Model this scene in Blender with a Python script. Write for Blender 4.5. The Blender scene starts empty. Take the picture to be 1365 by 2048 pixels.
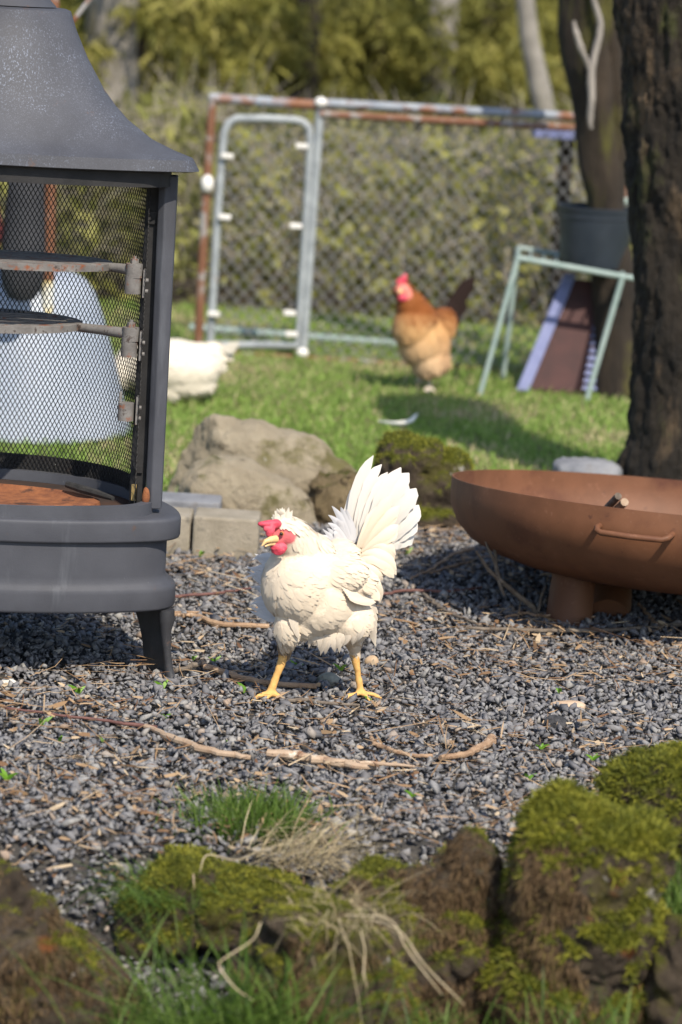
import bpy, bmesh, math, random
import numpy as np
from mathutils import Vector, Matrix
random.seed(7); RNG = np.random.default_rng(7)
R = math.radians
scene = bpy.context.scene
COL = scene.collection

# ------------------------------------------------------------------ camera, world, sun, exposure
W, H, FPX = 1365.0, 2048.0, 6000.0
PITCH, ROLL, CAMH = R(10.62), R(3.6), 1.5
CAM = np.array([0.0, 0.0, CAMH])
FW = np.array([0, math.cos(PITCH), -math.sin(PITCH)])
RT0 = np.array([1.0, 0, 0]); UP0 = np.array([0, math.sin(PITCH), math.cos(PITCH)])
RT = math.cos(ROLL) * RT0 + math.sin(ROLL) * UP0
UP = -math.sin(ROLL) * RT0 + math.cos(ROLL) * UP0
cd = bpy.data.cameras.new("camera"); cam = bpy.data.objects.new("camera", cd); COL.objects.link(cam)
M = Matrix(((RT[0], UP[0], -FW[0], CAM[0]), (RT[1], UP[1], -FW[1], CAM[1]), (RT[2], UP[2], -FW[2], CAM[2]), (0, 0, 0, 1)))
cam.matrix_world = M
cd.sensor_fit = 'VERTICAL'; cd.sensor_height = 36.0; cd.sensor_width = 24.0; cd.lens = FPX / H * 36.0
cd.clip_start = 0.1; cd.clip_end = 500
cd.dof.use_dof = True; cd.dof.focus_distance = 6.12; cd.dof.aperture_fstop = 3.5
scene.camera = cam
w = bpy.data.worlds.new("World"); scene.world = w; w.use_nodes = True
SUN_AZ, SUN_EL = R(24), R(48)            # azimuth to the right of straight behind the camera
nt = w.node_tree; bgn = nt.nodes['Background']; sk = nt.nodes.new('ShaderNodeTexSky')
sk.sky_type = 'NISHITA'; sk.sun_disc = False; sk.sun_elevation = SUN_EL; sk.sun_rotation = math.pi - SUN_AZ
nt.links.new(sk.outputs[0], bgn.inputs[0]); bgn.inputs[1].default_value = 0.14
sd = bpy.data.lights.new("sun", 'SUN'); sd.energy = 4.2; sd.angle = R(0.53); sd.color = (1.0, 0.91, 0.77)
so = bpy.data.objects.new("sun", sd); COL.objects.link(so); so.location = (4, -4, 6)
to_sun = Vector((math.sin(SUN_AZ) * math.cos(SUN_EL), -math.cos(SUN_AZ) * math.cos(SUN_EL), math.sin(SUN_EL)))
so.rotation_euler = to_sun.to_track_quat('Z', 'Y').to_euler()
scene.view_settings.view_transform = 'Standard'; scene.view_settings.look = 'None'
scene.view_settings.exposure = 0.62; scene.view_settings.gamma = 1.0
scene.render.engine = 'CYCLES'
scene.cycles.use_denoising = True
scene.cycles.max_bounces = 6; scene.cycles.transparent_max_bounces = 8

# ------------------------------------------------------------------ pixel -> world helpers
def ray(px, py): return FW + (px - W / 2) / FPX * RT - (py - H / 2) / FPX * UP
def G(px, py, z=0.0):
    d = ray(px, py); t = (z - CAMH) / d[2]; return CAM + t * d
def PY(px, py, Y):
    d = ray(px, py); return CAM + (Y / d[1]) * d
def pxm(Y, z=0.3):                                     # metres per photo pixel near depth Y
    return (Y * math.cos(PITCH) + (CAMH - z) * math.sin(PITCH)) / FPX

# ------------------------------------------------------------------ numpy noise
def _h(ix, iy, iz, s):
    h = (ix.astype(np.int64) * 374761393 + iy.astype(np.int64) * 668265263 + iz.astype(np.int64) * 1274126177 + s * 974711) & 0xffffffff
    h = ((h ^ (h >> 13)) * 1274126177) & 0xffffffff
    h = ((h ^ (h >> 16)) * 2246822519) & 0xffffffff
    return ((h ^ (h >> 15)) & 0xffffff) / float(0xffffff)
def vnoise(P, s=0):
    i = np.floor(P); f = P - i; f = f * f * (3 - 2 * f); i = i.astype(np.int64)
    r = 0
    for a in (0, 1):
        for b in (0, 1):
            for c in (0, 1):
                wgt = (f[:, 0] if a else 1 - f[:, 0]) * (f[:, 1] if b else 1 - f[:, 1]) * (f[:, 2] if c else 1 - f[:, 2])
                r = r + wgt * _h(i[:, 0] + a, i[:, 1] + b, i[:, 2] + c, s)
    return r
def fbm(P, scale, octv=4, s=0, rough=0.5):
    P = np.asarray(P, float) * scale; a, t, r = 1.0, 0.0, 0.0
    for k in range(octv):
        r = r + a * vnoise(P + 17.3 * k, s + k); t += a; a *= rough; P = P * 2.03
    return r / t
def sstep(x, a, b):
    t = np.clip((x - a) / (b - a), 0, 1); return t * t * (3 - 2 * t)

# ------------------------------------------------------------------ objects
ROOTLOC = {}
def tag(o, label=None, cat=None, group=None, kind=None):
    if label: o['label'] = label
    if cat: o['category'] = cat
    if group: o['group'] = group
    if kind: o['kind'] = kind
    return o
def thing(name, loc, label, cat, group=None):
    o = bpy.data.objects.new(name, None); COL.objects.link(o); o.location = Vector(loc); o.empty_display_size = 0.05
    ROOTLOC[o.name] = np.array(loc, float); return tag(o, label, cat, group)
def origin_of(parent): return ROOTLOC.get(parent.name, np.zeros(3)) if parent else np.zeros(3)
def link_mesh(name, m, mat, parent=None, smooth=False, loc=None):
    o = bpy.data.objects.new(name, m); COL.objects.link(o)
    if mat: m.materials.append(mat)
    if parent:
        o.parent = parent; ROOTLOC[o.name] = origin_of(parent)
    elif loc is not None:
        o.location = Vector(loc); ROOTLOC[o.name] = np.array(loc, float)
    if smooth: m.polygons.foreach_set('use_smooth', np.ones(len(m.polygons), bool))
    return o
def np_obj(name, V, F, mat, parent=None, smooth=False, loc=None, attrs=None):
    """one mesh object from arrays (F: equal-arity faces), vertices given in world space"""
    V = np.asarray(V, float); F = np.asarray(F, np.int32)
    off = origin_of(parent) if parent else (np.array(loc, float) if loc is not None else np.zeros(3))
    m = bpy.data.meshes.new(name)
    m.vertices.add(len(V)); m.vertices.foreach_set('co', (V - off).astype(np.float32).ravel())
    m.loops.add(F.size); m.loops.foreach_set('vertex_index', F.ravel())
    m.polygons.add(len(F)); m.polygons.foreach_set('loop_start', np.arange(len(F), dtype=np.int32) * F.shape[1])
    m.update(calc_edges=True)
    for k, a in (attrs or {}).items():
        a = np.asarray(a, np.float32)
        if a.ndim == 1: m.attributes.new(k, 'FLOAT', 'POINT').data.foreach_set('value', a)
        else:
            a4 = np.concatenate([a, np.ones((len(a), 1), np.float32)], 1)
            m.attributes.new(k, 'FLOAT_COLOR', 'POINT').data.foreach_set('color', a4.ravel())
    return link_mesh(name, m, mat, parent, smooth, loc)

class MB:
    """collects shapes in world space, builds ONE mesh object"""
    def __init__(s): s.v = []; s.f = []
    def add(s, V, F):
        o = len(s.v); s.v.extend([tuple(map(float, p)) for p in V]); s.f.extend([tuple(int(i) + o for i in f) for f in F]); return s
    def grid(s, rows, closed=True, cap0=True, cap1=True):
        rows = [np.asarray(r) for r in rows]; n = len(rows[0]); V = np.concatenate(rows); F = []
        for i in range(len(rows) - 1):
            for j in range(n if closed else n - 1):
                k = (j + 1) % n; F.append((i * n + j, i * n + k, (i + 1) * n + k, (i + 1) * n + j))
        if cap0: F.append(tuple(range(n))[::-1])
        if cap1: F.append(tuple((len(rows) - 1) * n + j for j in range(n)))
        return s.add(V, F)
    def tube(s, pts, rad, seg=10, square=False):
        pts = [np.asarray(p, float) for p in pts]; n = len(pts)
        rad = [rad] * n if np.isscalar(rad) else rad
        rows = []; prev = None
        for i in range(n):
            d = pts[min(i + 1, n - 1)] - pts[max(i - 1, 0)]; d = d / (np.linalg.norm(d) + 1e-9)
            if prev is None:
                a = np.array([0, 0, 1.0]) if abs(d[2]) < 0.9 else np.array([0, 1.0, 0])
                u = np.cross(a, d); u /= np.linalg.norm(u)
            else:
                u = prev - d * prev.dot(d); u /= np.linalg.norm(u)
            prev = u; v = np.cross(d, u)
            th = np.arange(seg) / seg * 2 * math.pi + (math.pi / 4 if square else 0)
            rows.append(pts[i] + rad[i] * (np.cos(th)[:, None] * u + np.sin(th)[:, None] * v))
        return s.grid(rows)
    def box(s, c, size, rot=None):
        c = np.asarray(c, float); h = np.asarray(size, float) / 2
        V = np.array([(x, y, z) for x in (-1, 1) for y in (-1, 1) for z in (-1, 1)], float) * h
        if rot is not None: V = V @ np.asarray(rot).T
        return s.add(V + c, [(0, 1, 3, 2), (4, 6, 7, 5), (0, 4, 5, 1), (2, 3, 7, 6), (0, 2, 6, 4), (1, 5, 7, 3)])
    def lathe(s, prof, c, seg=48, mat=None):
        c = np.asarray(c, float); th = np.arange(seg) / seg * 2 * math.pi; rows = []
        for r, z in prof:
            P = np.stack([r * np.cos(th), r * np.sin(th), np.full(seg, z)], 1)
            if mat is not None: P = P @ np.asarray(mat).T
            rows.append(P + c)
        return s.grid(rows)
    def build(s, name, mat, parent=None, smooth=True, loc=None, bevel=0, angle=35):
        off = origin_of(parent) if parent else (np.array(loc, float) if loc is not None else np.zeros(3))
        m = bpy.data.meshes.new(name)
        m.from_pydata([tuple(np.array(p) - off) for p in s.v], [], s.f)
        bm = bmesh.new(); bm.from_mesh(m); bmesh.ops.recalc_face_normals(bm, faces=bm.faces[:]); bm.to_mesh(m); bm.free()
        o = link_mesh(name, m, mat, parent, smooth, loc)
        if bevel:
            b = o.modifiers.new('bevel', 'BEVEL'); b.width = bevel; b.segments = 2; b.limit_method = 'ANGLE'; b.angle_limit = R(40)
        if smooth:
            try: m.set_sharp_from_angle(angle=R(angle))
            except Exception: pass
        return o

_ico = {}
def ico(sub=3):
    if sub not in _ico:
        bm = bmesh.new(); bmesh.ops.create_icosphere(bm, subdivisions=sub, radius=1)
        _ico[sub] = (np.array([v.co[:] for v in bm.verts]), [tuple(v.index for v in f.verts) for f in bm.faces]); bm.free()
    return _ico[sub]
def fuse(mb, voxel, smooth_it=4, fac=0.5):
    """melt overlapping closed shapes into one continuous skin; returns (V, tris)"""
    m = bpy.data.meshes.new('tmp'); m.from_pydata(mb.v, [], mb.f)
    bm = bmesh.new(); bm.from_mesh(m); bmesh.ops.recalc_face_normals(bm, faces=bm.faces[:]); bm.to_mesh(m); bm.free()
    o = bpy.data.objects.new('tmp', m); COL.objects.link(o)
    r = o.modifiers.new('r', 'REMESH'); r.mode = 'VOXEL'; r.voxel_size = voxel
    if smooth_it:
        q = o.modifiers.new('s', 'SMOOTH'); q.factor = fac; q.iterations = smooth_it
    t = o.modifiers.new('t', 'TRIANGULATE')
    dg = bpy.context.evaluated_depsgraph_get(); dg.update()
    e = o.evaluated_get(dg); me = e.to_mesh()
    V = np.empty(len(me.vertices) * 3, np.float32); me.vertices.foreach_get('co', V)
    F = np.array([p.vertices[:] for p in me.polygons], np.int32)
    e.to_mesh_clear(); bpy.data.objects.remove(o); bpy.data.meshes.remove(m)
    return V.reshape(-1, 3).astype(float), F
def normals(V, F):
    fn = np.cross(V[F[:, 1]] - V[F[:, 0]], V[F[:, 2]] - V[F[:, 0]]); N = np.zeros_like(V)
    for k in range(3): np.add.at(N, F[:, k], fn)
    return N / (np.linalg.norm(N, axis=1, keepdims=True) + 1e-12)
def sample_surface(V, F, n, wgt=None):
    A = np.linalg.norm(np.cross(V[F[:, 1]] - V[F[:, 0]], V[F[:, 2]] - V[F[:, 0]]), axis=1)
    if wgt is not None: A = A * wgt[F].mean(1)
    p = A / A.sum(); i = RNG.choice(len(F), n, p=p); r1 = np.sqrt(RNG.random(n)); r2 = RNG.random(n)
    b = np.stack([1 - r1, r1 * (1 - r2), r1 * r2], 1)
    return (V[F[i]] * b[:, :, None]).sum(1), i
def unit(a): return a / (np.linalg.norm(a, axis=-1, keepdims=True) + 1e-12)

# ------------------------------------------------------------------ materials
class NT:
    def __init__(s, name):
        s.m = bpy.data.materials.new(name); s.m.use_nodes = True; s.t = s.m.node_tree
        s.p = s.t.nodes['Principled BSDF']; s.tc = None
    def n(s, typ, **kw):
        x = s.t.nodes.new(typ)
        for k, v in kw.items(): setattr(x, k, v)
        return x
    def l(s, a, b): s.t.links.new(a, b)
    def coord(s, scale=(1, 1, 1)):
        if s.tc is None: s.tc = s.n('ShaderNodeTexCoord')
        mp = s.n('ShaderNodeMapping'); mp.inputs['Scale'].default_value = scale
        s.l(s.tc.outputs['Object'], mp.inputs['Vector']); return mp.outputs[0]
    def noise(s, scale, detail=6, stretch=(1, 1, 1), rough=0.6):
        x = s.n('ShaderNodeTexNoise'); x.inputs['Scale'].default_value = scale; x.inputs['Detail'].default_value = detail
        x.inputs['Roughness'].default_value = rough; s.l(s.coord(stretch), x.inputs['Vector']); return x.outputs[0]
    def ramp(s, fac, stops):
        r = s.n('ShaderNodeValToRGB'); e = r.color_ramp.elements
        while len(e) < len(stops): e.new(0.5)
        for i, (p, c) in enumerate(stops): e[i].position = p; e[i].color = (*c, 1) if len(c) == 3 else c
        s.l(fac, r.inputs[0]); return r.outputs[0]
    def mix(s, fac, a, b, blend='MIX'):
        x = s.n('ShaderNodeMix', data_type='RGBA', blend_type=blend)
        for sock, val in ((x.inputs[0], fac), (x.inputs[6], a), (x.inputs[7], b)):
            if isinstance(val, (int, float)): sock.default_value = val
            elif isinstance(val, tuple): sock.default_value = (*val, 1)
            else: s.l(val, sock)
        return x.outputs[2]
    def step(s, fac, lo, hi): return s.ramp(fac, [(lo, (0, 0, 0)), (hi, (1, 1, 1))])
    def attr(s, name): x = s.n('ShaderNodeAttribute'); x.attribute_name = name; return x
    def bump(s, h, strength=0.5, dist=0.01):
        b = s.n('ShaderNodeBump'); b.inputs['Strength'].default_value = strength; b.inputs['Distance'].default_value = dist
        s.l(h, b.inputs['Height']); s.l(b.outputs[0], s.p.inputs['Normal'])
    def done(s, col, rough=0.8, metal=0.0, spec=0.5):
        if isinstance(col, tuple): s.p.inputs['Base Color'].default_value = (*col, 1)
        else: s.l(col, s.p.inputs['Base Color'])
        s.p.inputs['Roughness'].default_value = rough; s.p.inputs['Metallic'].default_value = metal
        s.p.inputs['Specular IOR Level'].default_value = spec; return s.m

def m_mottle(name, a, b, scale, rough=0.8, layers=(), bump=0.0, bscale=None, bdist=0.01, stretch=(1, 1, 1), metal=0, spec=0.4):
    """two-tone noise with further patches [(rgb, scale, lo, hi)]"""
    t = NT(name); c = t.ramp(t.noise(scale, 8, stretch), [(0.33, a), (0.68, b)])
    for rgb, sc, lo, hi in layers: c = t.mix(t.step(t.noise(sc, 6, stretch, 0.65), lo, hi), c, rgb)
    if bump: t.bump(t.noise(bscale or scale * 3, 8, stretch, 0.7), bump, bdist)
    return t.done(c, rough, metal, spec)
def m_attr(name, stops, rough=0.8, transl=0.0, spec=0.3, extra=None, attr='rnd'):
    """colour from a per-piece random attribute"""
    t = NT(name); c = t.ramp(t.attr(attr).outputs['Fac'], stops)
    if extra: c = t.mix(t.step(t.noise(extra[1], 5), extra[2], extra[3]), c, extra[0])
    m = t.done(c, rough, 0, spec)
    if transl: add_transl(t, c, transl)
    return m
def add_transl(t, c, f):
    tr = t.n('ShaderNodeBsdfTranslucent'); mx = t.n('ShaderNodeMixShader'); mx.inputs[0].default_value = f
    if isinstance(c, tuple): tr.inputs[0].default_value = (*c, 1)
    else: t.l(c, tr.inputs[0])
    out = t.t.nodes['Material Output']; t.l(t.p.outputs[0], mx.inputs[1]); t.l(tr.outputs[0], mx.inputs[2]); t.l(mx.outputs[0], out.inputs[0])

RUST = (0.19, 0.06, 0.022)
MAT = {}
def stove_paint(name, speck):
    t = NT(name)
    c = t.ramp(t.noise(6, 8), [(0.3, (0.044, 0.046, 0.056)), (0.7, (0.066, 0.069, 0.082))])
    if speck:
        s1 = t.step(t.noise(300, 3, (1, 1, 0.6), 0.5), 0.57, 0.66); s2 = t.step(t.noise(7, 4), 0.42, 0.62)
        mu = t.n('ShaderNodeMath', operation='MULTIPLY'); t.l(s1, mu.inputs[0]); t.l(s2, mu.inputs[1])
        c = t.mix(mu.outputs[0], c, (0.15, 0.17, 0.22))
        s3 = t.step(t.noise(700, 2, (1, 1, 0.5), 0.5), 0.58, 0.68)
        mu3 = t.n('ShaderNodeMath', operation='MULTIPLY'); t.l(s3, mu3.inputs[0]); mu3.inputs[1].default_value = 0.45
        c = t.mix(mu3.outputs[0], c, (0.15, 0.165, 0.21))
    else:
        c = t.mix(t.step(t.noise(14, 6, (1, 1, 0.12)), 0.6, 0.8), c, (0.12, 0.128, 0.145))
        c = t.mix(t.step(t.noise(60, 5), 0.74, 0.78), c, (0.3, 0.29, 0.27))
    c = t.mix(t.step(t.noise(11, 9, (1, 1, 1), 0.7), 0.645, 0.7), c, (0.085, 0.055, 0.045))
    c = t.mix(t.step(t.noise(2.6, 6), 0.5, 0.75), c, (0.034, 0.035, 0.042))
    t.bump(t.noise(260, 4), 0.12, 0.002)
    return t.done(c, 0.62, 0.0, 0.32)
MAT['hood'] = stove_paint('weathered_speckled_paint', True)
MAT['stove'] = stove_paint('weathered_grey_paint', False)
MAT['black'] = m_mottle('sooty_black_iron', (0.008, 0.008, 0.009), (0.022, 0.021, 0.022), 20, 0.7, [((0.05, 0.025, 0.015), 14, 0.66, 0.74)], 0.2, 90, 0.003)
MAT['wire'] = m_mottle('black_wire', (0.006, 0.006, 0.007), (0.014, 0.013, 0.013), 30, 0.6)
MAT['castiron'] = m_mottle('rusty_cast_iron', (0.10, 0.09, 0.085), (0.2, 0.19, 0.18), 30, 0.7, [(RUST, 35, 0.56, 0.66), ((0.05, 0.035, 0.03), 60, 0.58, 0.66)], 0.4, 160, 0.003)
MAT['rust'] = m_mottle('deep_rust', (0.13, 0.045, 0.02), (0.26, 0.095, 0.035), 40, 0.9, [((0.06, 0.025, 0.015), 25, 0.56, 0.66)], 0.5, 180, 0.004)
MAT['corten'] = m_mottle('even_brown_rust', (0.112, 0.046, 0.021), (0.16, 0.067, 0.032), 9, 0.62, [((0.085, 0.03, 0.015), 6, 0.5, 0.66), ((0.23, 0.11, 0.065), 16, 0.6, 0.76), ((0.07, 0.027, 0.016), 34, 0.64, 0.74), ((0.25, 0.13, 0.085), 80, 0.62, 0.8)], 0.12, 300, 0.002, spec=0.35)
MAT['sootrust'] = m_mottle('sooty_rust', (0.012, 0.01, 0.009), (0.05, 0.024, 0.014), 12, 0.9)
MAT['brass'] = m_mottle('brass_label', (0.4, 0.27, 0.09), (0.5, 0.35, 0.14), 60, 0.5)
MAT['galv'] = m_mottle('galvanised_tube', (0.2, 0.22, 0.235), (0.32, 0.345, 0.36), 20, 0.5, [((0.25, 0.14, 0.08), 9, 0.64, 0.7)], spec=0.5)
MAT['rusttube'] = m_mottle('rusting_painted_tube', (0.17, 0.2, 0.25), (0.28, 0.3, 0.33), 9, 0.6, [((0.2, 0.085, 0.04), 8, 0.48, 0.6), ((0.13, 0.055, 0.03), 20, 0.55, 0.66)])
MAT['rustpost'] = m_mottle('rusted_post', (0.13, 0.055, 0.028), (0.2, 0.09, 0.05), 9, 0.7, [((0.25, 0.24, 0.23), 9, 0.52, 0.6)])
MAT['clamp'] = m_mottle('pale_clamp', (0.6, 0.58, 0.54), (0.72, 0.7, 0.68), 20, 0.6)
MAT['chain'] = m_mottle('chain_link_wire', (0.14, 0.14, 0.14), (0.25, 0.25, 0.25), 20, 0.6)
MAT['sage'] = m_mottle('sage_green_paint', (0.2, 0.27, 0.25), (0.28, 0.34, 0.32), 14, 0.5, [((0.2, 0.1, 0.05), 15, 0.68, 0.74)])
MAT['pot'] = m_mottle('black_plastic', (0.018, 0.024, 0.036), (0.03, 0.038, 0.052), 12, 0.38, spec=0.5)
MAT['lavender'] = m_mottle('lavender_paint', (0.12, 0.14, 0.28), (0.18, 0.2, 0.35), 14, 0.6)
MAT['oxblood'] = m_mottle('oxblood_boards', (0.034, 0.012, 0.012), (0.06, 0.02, 0.018), 14, 0.7)
MAT['concrete'] = m_mottle('weathered_concrete', (0.2, 0.175, 0.13), (0.33, 0.29, 0.23), 12, 0.9, [((0.12, 0.11, 0.09), 22, 0.58, 0.72), ((0.1, 0.12, 0.03), 10, 0.68, 0.74)], 0.6, 150, 0.006)
MAT['slate'] = m_mottle('blue_grey_stone', (0.13, 0.135, 0.15), (0.23, 0.235, 0.25), 16, 0.85, [((0.1, 0.08, 0.06), 8, 0.6, 0.75)], 0.6, 60, 0.01)
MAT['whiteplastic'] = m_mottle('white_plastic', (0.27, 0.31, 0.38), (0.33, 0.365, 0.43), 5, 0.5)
MAT['sack'] = m_mottle('charcoal_cloth', (0.03, 0.031, 0.036), (0.045, 0.046, 0.052), 12, 0.9)
MAT['redcloth'] = m_mottle('dark_red_cloth', (0.07, 0.012, 0.014), (0.1, 0.02, 0.022), 12, 0.9)
MAT['soil'] = m_mottle('soil', (0.05, 0.038, 0.027), (0.11, 0.085, 0.058), 6, 0.95, [((0.16, 0.12, 0.075), 20, 0.55, 0.7)], 0.8, 40, 0.02)
MAT['gravelbase'] = m_mottle('gravel_dust', (0.03, 0.029, 0.03), (0.075, 0.068, 0.06), 40, 0.95, bump=0.8, bscale=90, bdist=0.01)
MAT['lawn'] = m_mottle('lawn_soil', (0.1, 0.11, 0.035), (0.17, 0.17, 0.06), 5, 0.95, [((0.24, 0.2, 0.11), 3, 0.52, 0.7)], 0.8, 60, 0.02)
MAT['stone'] = m_attr('gravel_stone', [(0.0, (0.1, 0.1, 0.107)), (0.4, (0.15, 0.146, 0.153)), (0.78, (0.215, 0.212, 0.214)), (0.93, (0.25, 0.24, 0.225)), (0.985, (0.27, 0.2, 0.15)), (1.0, (0.36, 0.33, 0.29))], 0.85, extra=((0.05, 0.052, 0.06), 180, 0.55, 0.75))
MAT['litter'] = m_attr('dry_plant_litter', [(0, (0.13, 0.065, 0.035)), (0.4, (0.27, 0.17, 0.09)), (0.8, (0.4, 0.28, 0.17)), (1, (0.5, 0.4, 0.27))], 0.85, 0.15)
MAT['grass'] = m_attr('grass_blade', [(0, (0.15, 0.25, 0.04)), (0.45, (0.235, 0.36, 0.075)), (0.72, (0.32, 0.4, 0.12)), (0.82, (0.42, 0.37, 0.19)), (1, (0.55, 0.47, 0.29))], 0.6, 0.4)
MAT['tuft'] = m_attr('long_grass_blade', [(0, (0.04, 0.08, 0.012)), (0.5, (0.085, 0.15, 0.022)), (1, (0.15, 0.22, 0.045))], 0.5, 0.35)
MAT['straw'] = m_attr('dry_straw', [(0, (0.28, 0.22, 0.12)), (1, (0.5, 0.42, 0.27))], 0.7, 0.2)
MAT['sprout'] = m_attr('sprout_leaf', [(0, (0.1, 0.24, 0.02)), (1, (0.2, 0.38, 0.04))], 0.45, 0.35)
MAT['foliage'] = m_attr('spring_foliage', [(0, (0.085, 0.09, 0.028)), (0.3, (0.155, 0.155, 0.036)), (0.65, (0.245, 0.23, 0.05)), (0.9, (0.32, 0.29, 0.09)), (1, (0.34, 0.29, 0.2))], 0.7, 0.4)
MAT['scrub'] = m_attr('scrub_twigs', [(0, (0.085, 0.088, 0.03)), (0.3, (0.19, 0.195, 0.05)), (0.6, (0.26, 0.25, 0.08)), (0.8, (0.22, 0.19, 0.165)), (1, (0.37, 0.33, 0.29))], 0.85, 0.25)
MAT['grebark'] = m_mottle('pale_grey_bark', (0.15, 0.135, 0.115), (0.26, 0.24, 0.21), 5, 0.9, [((0.09, 0.08, 0.04), 6, 0.55, 0.65)], stretch=(1, 1, 0.3))
MAT['dkbark'] = m_mottle('dark_bark', (0.007, 0.0055, 0.004), (0.032, 0.024, 0.016), 14, 0.95, [((0.14, 0.095, 0.055), 5.5, 0.54, 0.66), ((0.05, 0.055, 0.014), 7, 0.58, 0.68), ((0.22, 0.21, 0.19), 26, 0.72, 0.75)], 1.0, 50, 0.025, stretch=(1, 1, 0.4))  # tan patches mix bare bark with sunlit areas put into the colour
MAT['brbark'] = m_mottle('brown_mossy_bark', (0.011, 0.008, 0.006), (0.042, 0.03, 0.02), 10, 0.95, [((0.07, 0.065, 0.015), 6, 0.55, 0.66)], 0.8, 40, 0.02, stretch=(1, 1, 0.35))
MAT['deadwood'] = m_mottle('bleached_wood', (0.15, 0.135, 0.12), (0.3, 0.27, 0.24), 20, 0.8, stretch=(1, 1, 0.3))
MAT['twig'] = m_mottle('tan_twig', (0.2, 0.12, 0.07), (0.4, 0.27, 0.17), 30, 0.8, [((0.09, 0.055, 0.035), 40, 0.6, 0.68), ((0.5, 0.4, 0.3), 60, 0.62, 0.7)], 0.5, 140, 0.003)
MAT['redtwig'] = m_mottle('red_brown_twig', (0.09, 0.04, 0.035), (0.17, 0.08, 0.065), 30, 0.7, bump=0.4, bscale=140, bdist=0.002)
MAT['peeled'] = m_mottle('peeled_orange_stick', (0.27, 0.18, 0.115), (0.42, 0.32, 0.23), 30, 0.7, [((0.22, 0.11, 0.06), 25, 0.56, 0.68), ((0.62, 0.55, 0.45), 30, 0.62, 0.7)], 0.4, 140, 0.003)
MAT['greytwig'] = m_mottle('grey_twig', (0.08, 0.06, 0.045), (0.19, 0.155, 0.12), 40, 0.85, bump=0.5, bscale=140, bdist=0.003)
MAT['charcoal'] = m_mottle('charcoal', (0.008, 0.008, 0.008), (0.03, 0.028, 0.026), 40, 0.8, bump=0.6, bscale=100, bdist=0.004)

def rock_mat(name, a, b, layers, moss=((0.03, 0.038, 0.006), (0.13, 0.135, 0.015)), sc=9):
    t = NT(name); c = t.ramp(t.noise(sc, 10, (1, 1, 1), 0.7), [(0.3, a), (0.7, b)])
    for rgb, s_, lo, hi in layers: c = t.mix(t.step(t.noise(s_, 7, (1, 1, 1), 0.65), lo, hi), c, rgb)
    mo = t.ramp(t.noise(22, 6), [(0.3, moss[0]), (0.7, moss[1])])
    c = t.mix(t.attr('rust').outputs['Fac'], c, t.ramp(t.noise(40, 5), [(.3, (.08, .028, .01)), (.7, (.3, .1, .03))]))
    c = t.mix(t.attr('moss').outputs['Fac'], c, mo)
    t.bump(t.noise(70, 10, (1, 1, 1), 0.75), 1.0, 0.02)
    return t.done(c, 0.95, 0, 0.2)
MAT['rockfront'] = rock_mat('mossy_lava_rock', (0.018, 0.013, 0.01), (0.17, 0.13, 0.092), [((0.3, 0.1, 0.03), 4.5, 0.63, 0.7), ((0.09, 0.08, 0.022), 7, 0.52, 0.62), ((0.5, 0.47, 0.43), 13, 0.63, 0.68), ((0.018, 0.014, 0.011), 16, 0.58, 0.66)])
MAT['rockback'] = rock_mat('beige_field_stone', (0.3, 0.25, 0.175), (0.48, 0.41, 0.3), [((0.09, 0.07, 0.045), 13, 0.6, 0.7), ((0.19, 0.17, 0.075), 6, 0.55, 0.65), ((0.36, 0.33, 0.27), 24, 0.66, 0.7)])
MAT['rockporous'] = rock_mat('porous_brown_stone', (0.15, 0.112, 0.06), (0.28, 0.215, 0.125), [((0.05, 0.037, 0.022), 22, 0.54, 0.62), ((0.3, 0.25, 0.17), 14, 0.62, 0.7)])
MAT['drymoss'] = m_attr('dry_moss_strands', [(0, (.025, .017, .009)), (.4, (.085, .053, .026)), (.75, (.16, .105, .055)), (1, (.13, .11, .025))], .85, .2)
MAT['moss'] = m_attr('moss_strands', [(0, (0.035, 0.045, 0.005)), (0.4, (0.12, 0.13, 0.013)), (0.8, (0.26, 0.25, 0.028)), (1, (0.32, 0.28, 0.07))], 0.7, 0.25)

# ------------------------------------------------------------------ strips: blades, leaves, feathers
def blades(P, D, L, wd, side, bend, sag=None):
    """P roots, D unit directions, L lengths, wd widths, side unit width dirs, bend vectors (added at the tip) -> V, tris, blade index"""
    n = len(P); ts = (0.0, 0.45, 0.8); V = np.empty((n, 7, 3))
    ws = (0.8, 1.0, 0.6)
    for k, t in enumerate(ts):
        c = P + D * (L * t)[:, None] + bend * (L * t * t)[:, None]
        V[:, 2 * k] = c - side * (wd * ws[k] / 2)[:, None]; V[:, 2 * k + 1] = c + side * (wd * ws[k] / 2)[:, None]
    V[:, 6] = P + D * L[:, None] + bend * L[:, None]
    F0 = np.array([(0, 1, 3), (0, 3, 2), (2, 3, 5), (2, 5, 4), (4, 5, 6)])
    F = (F0[None] + (np.arange(n) * 7)[:, None, None]).reshape(-1, 3)
    return V.reshape(-1, 3), F, np.repeat(np.arange(n), 7)
def rnd_dirs(n, zlo=-1, zhi=1):
    z = RNG.uniform(zlo, zhi, n); a = RNG.uniform(0, 2 * math.pi, n); r = np.sqrt(1 - z * z)
    return np.stack([r * np.cos(a), r * np.sin(a), z], 1)
def perp(D):
    a = RNG.normal(size=D.shape); return unit(np.cross(D, a))

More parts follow.
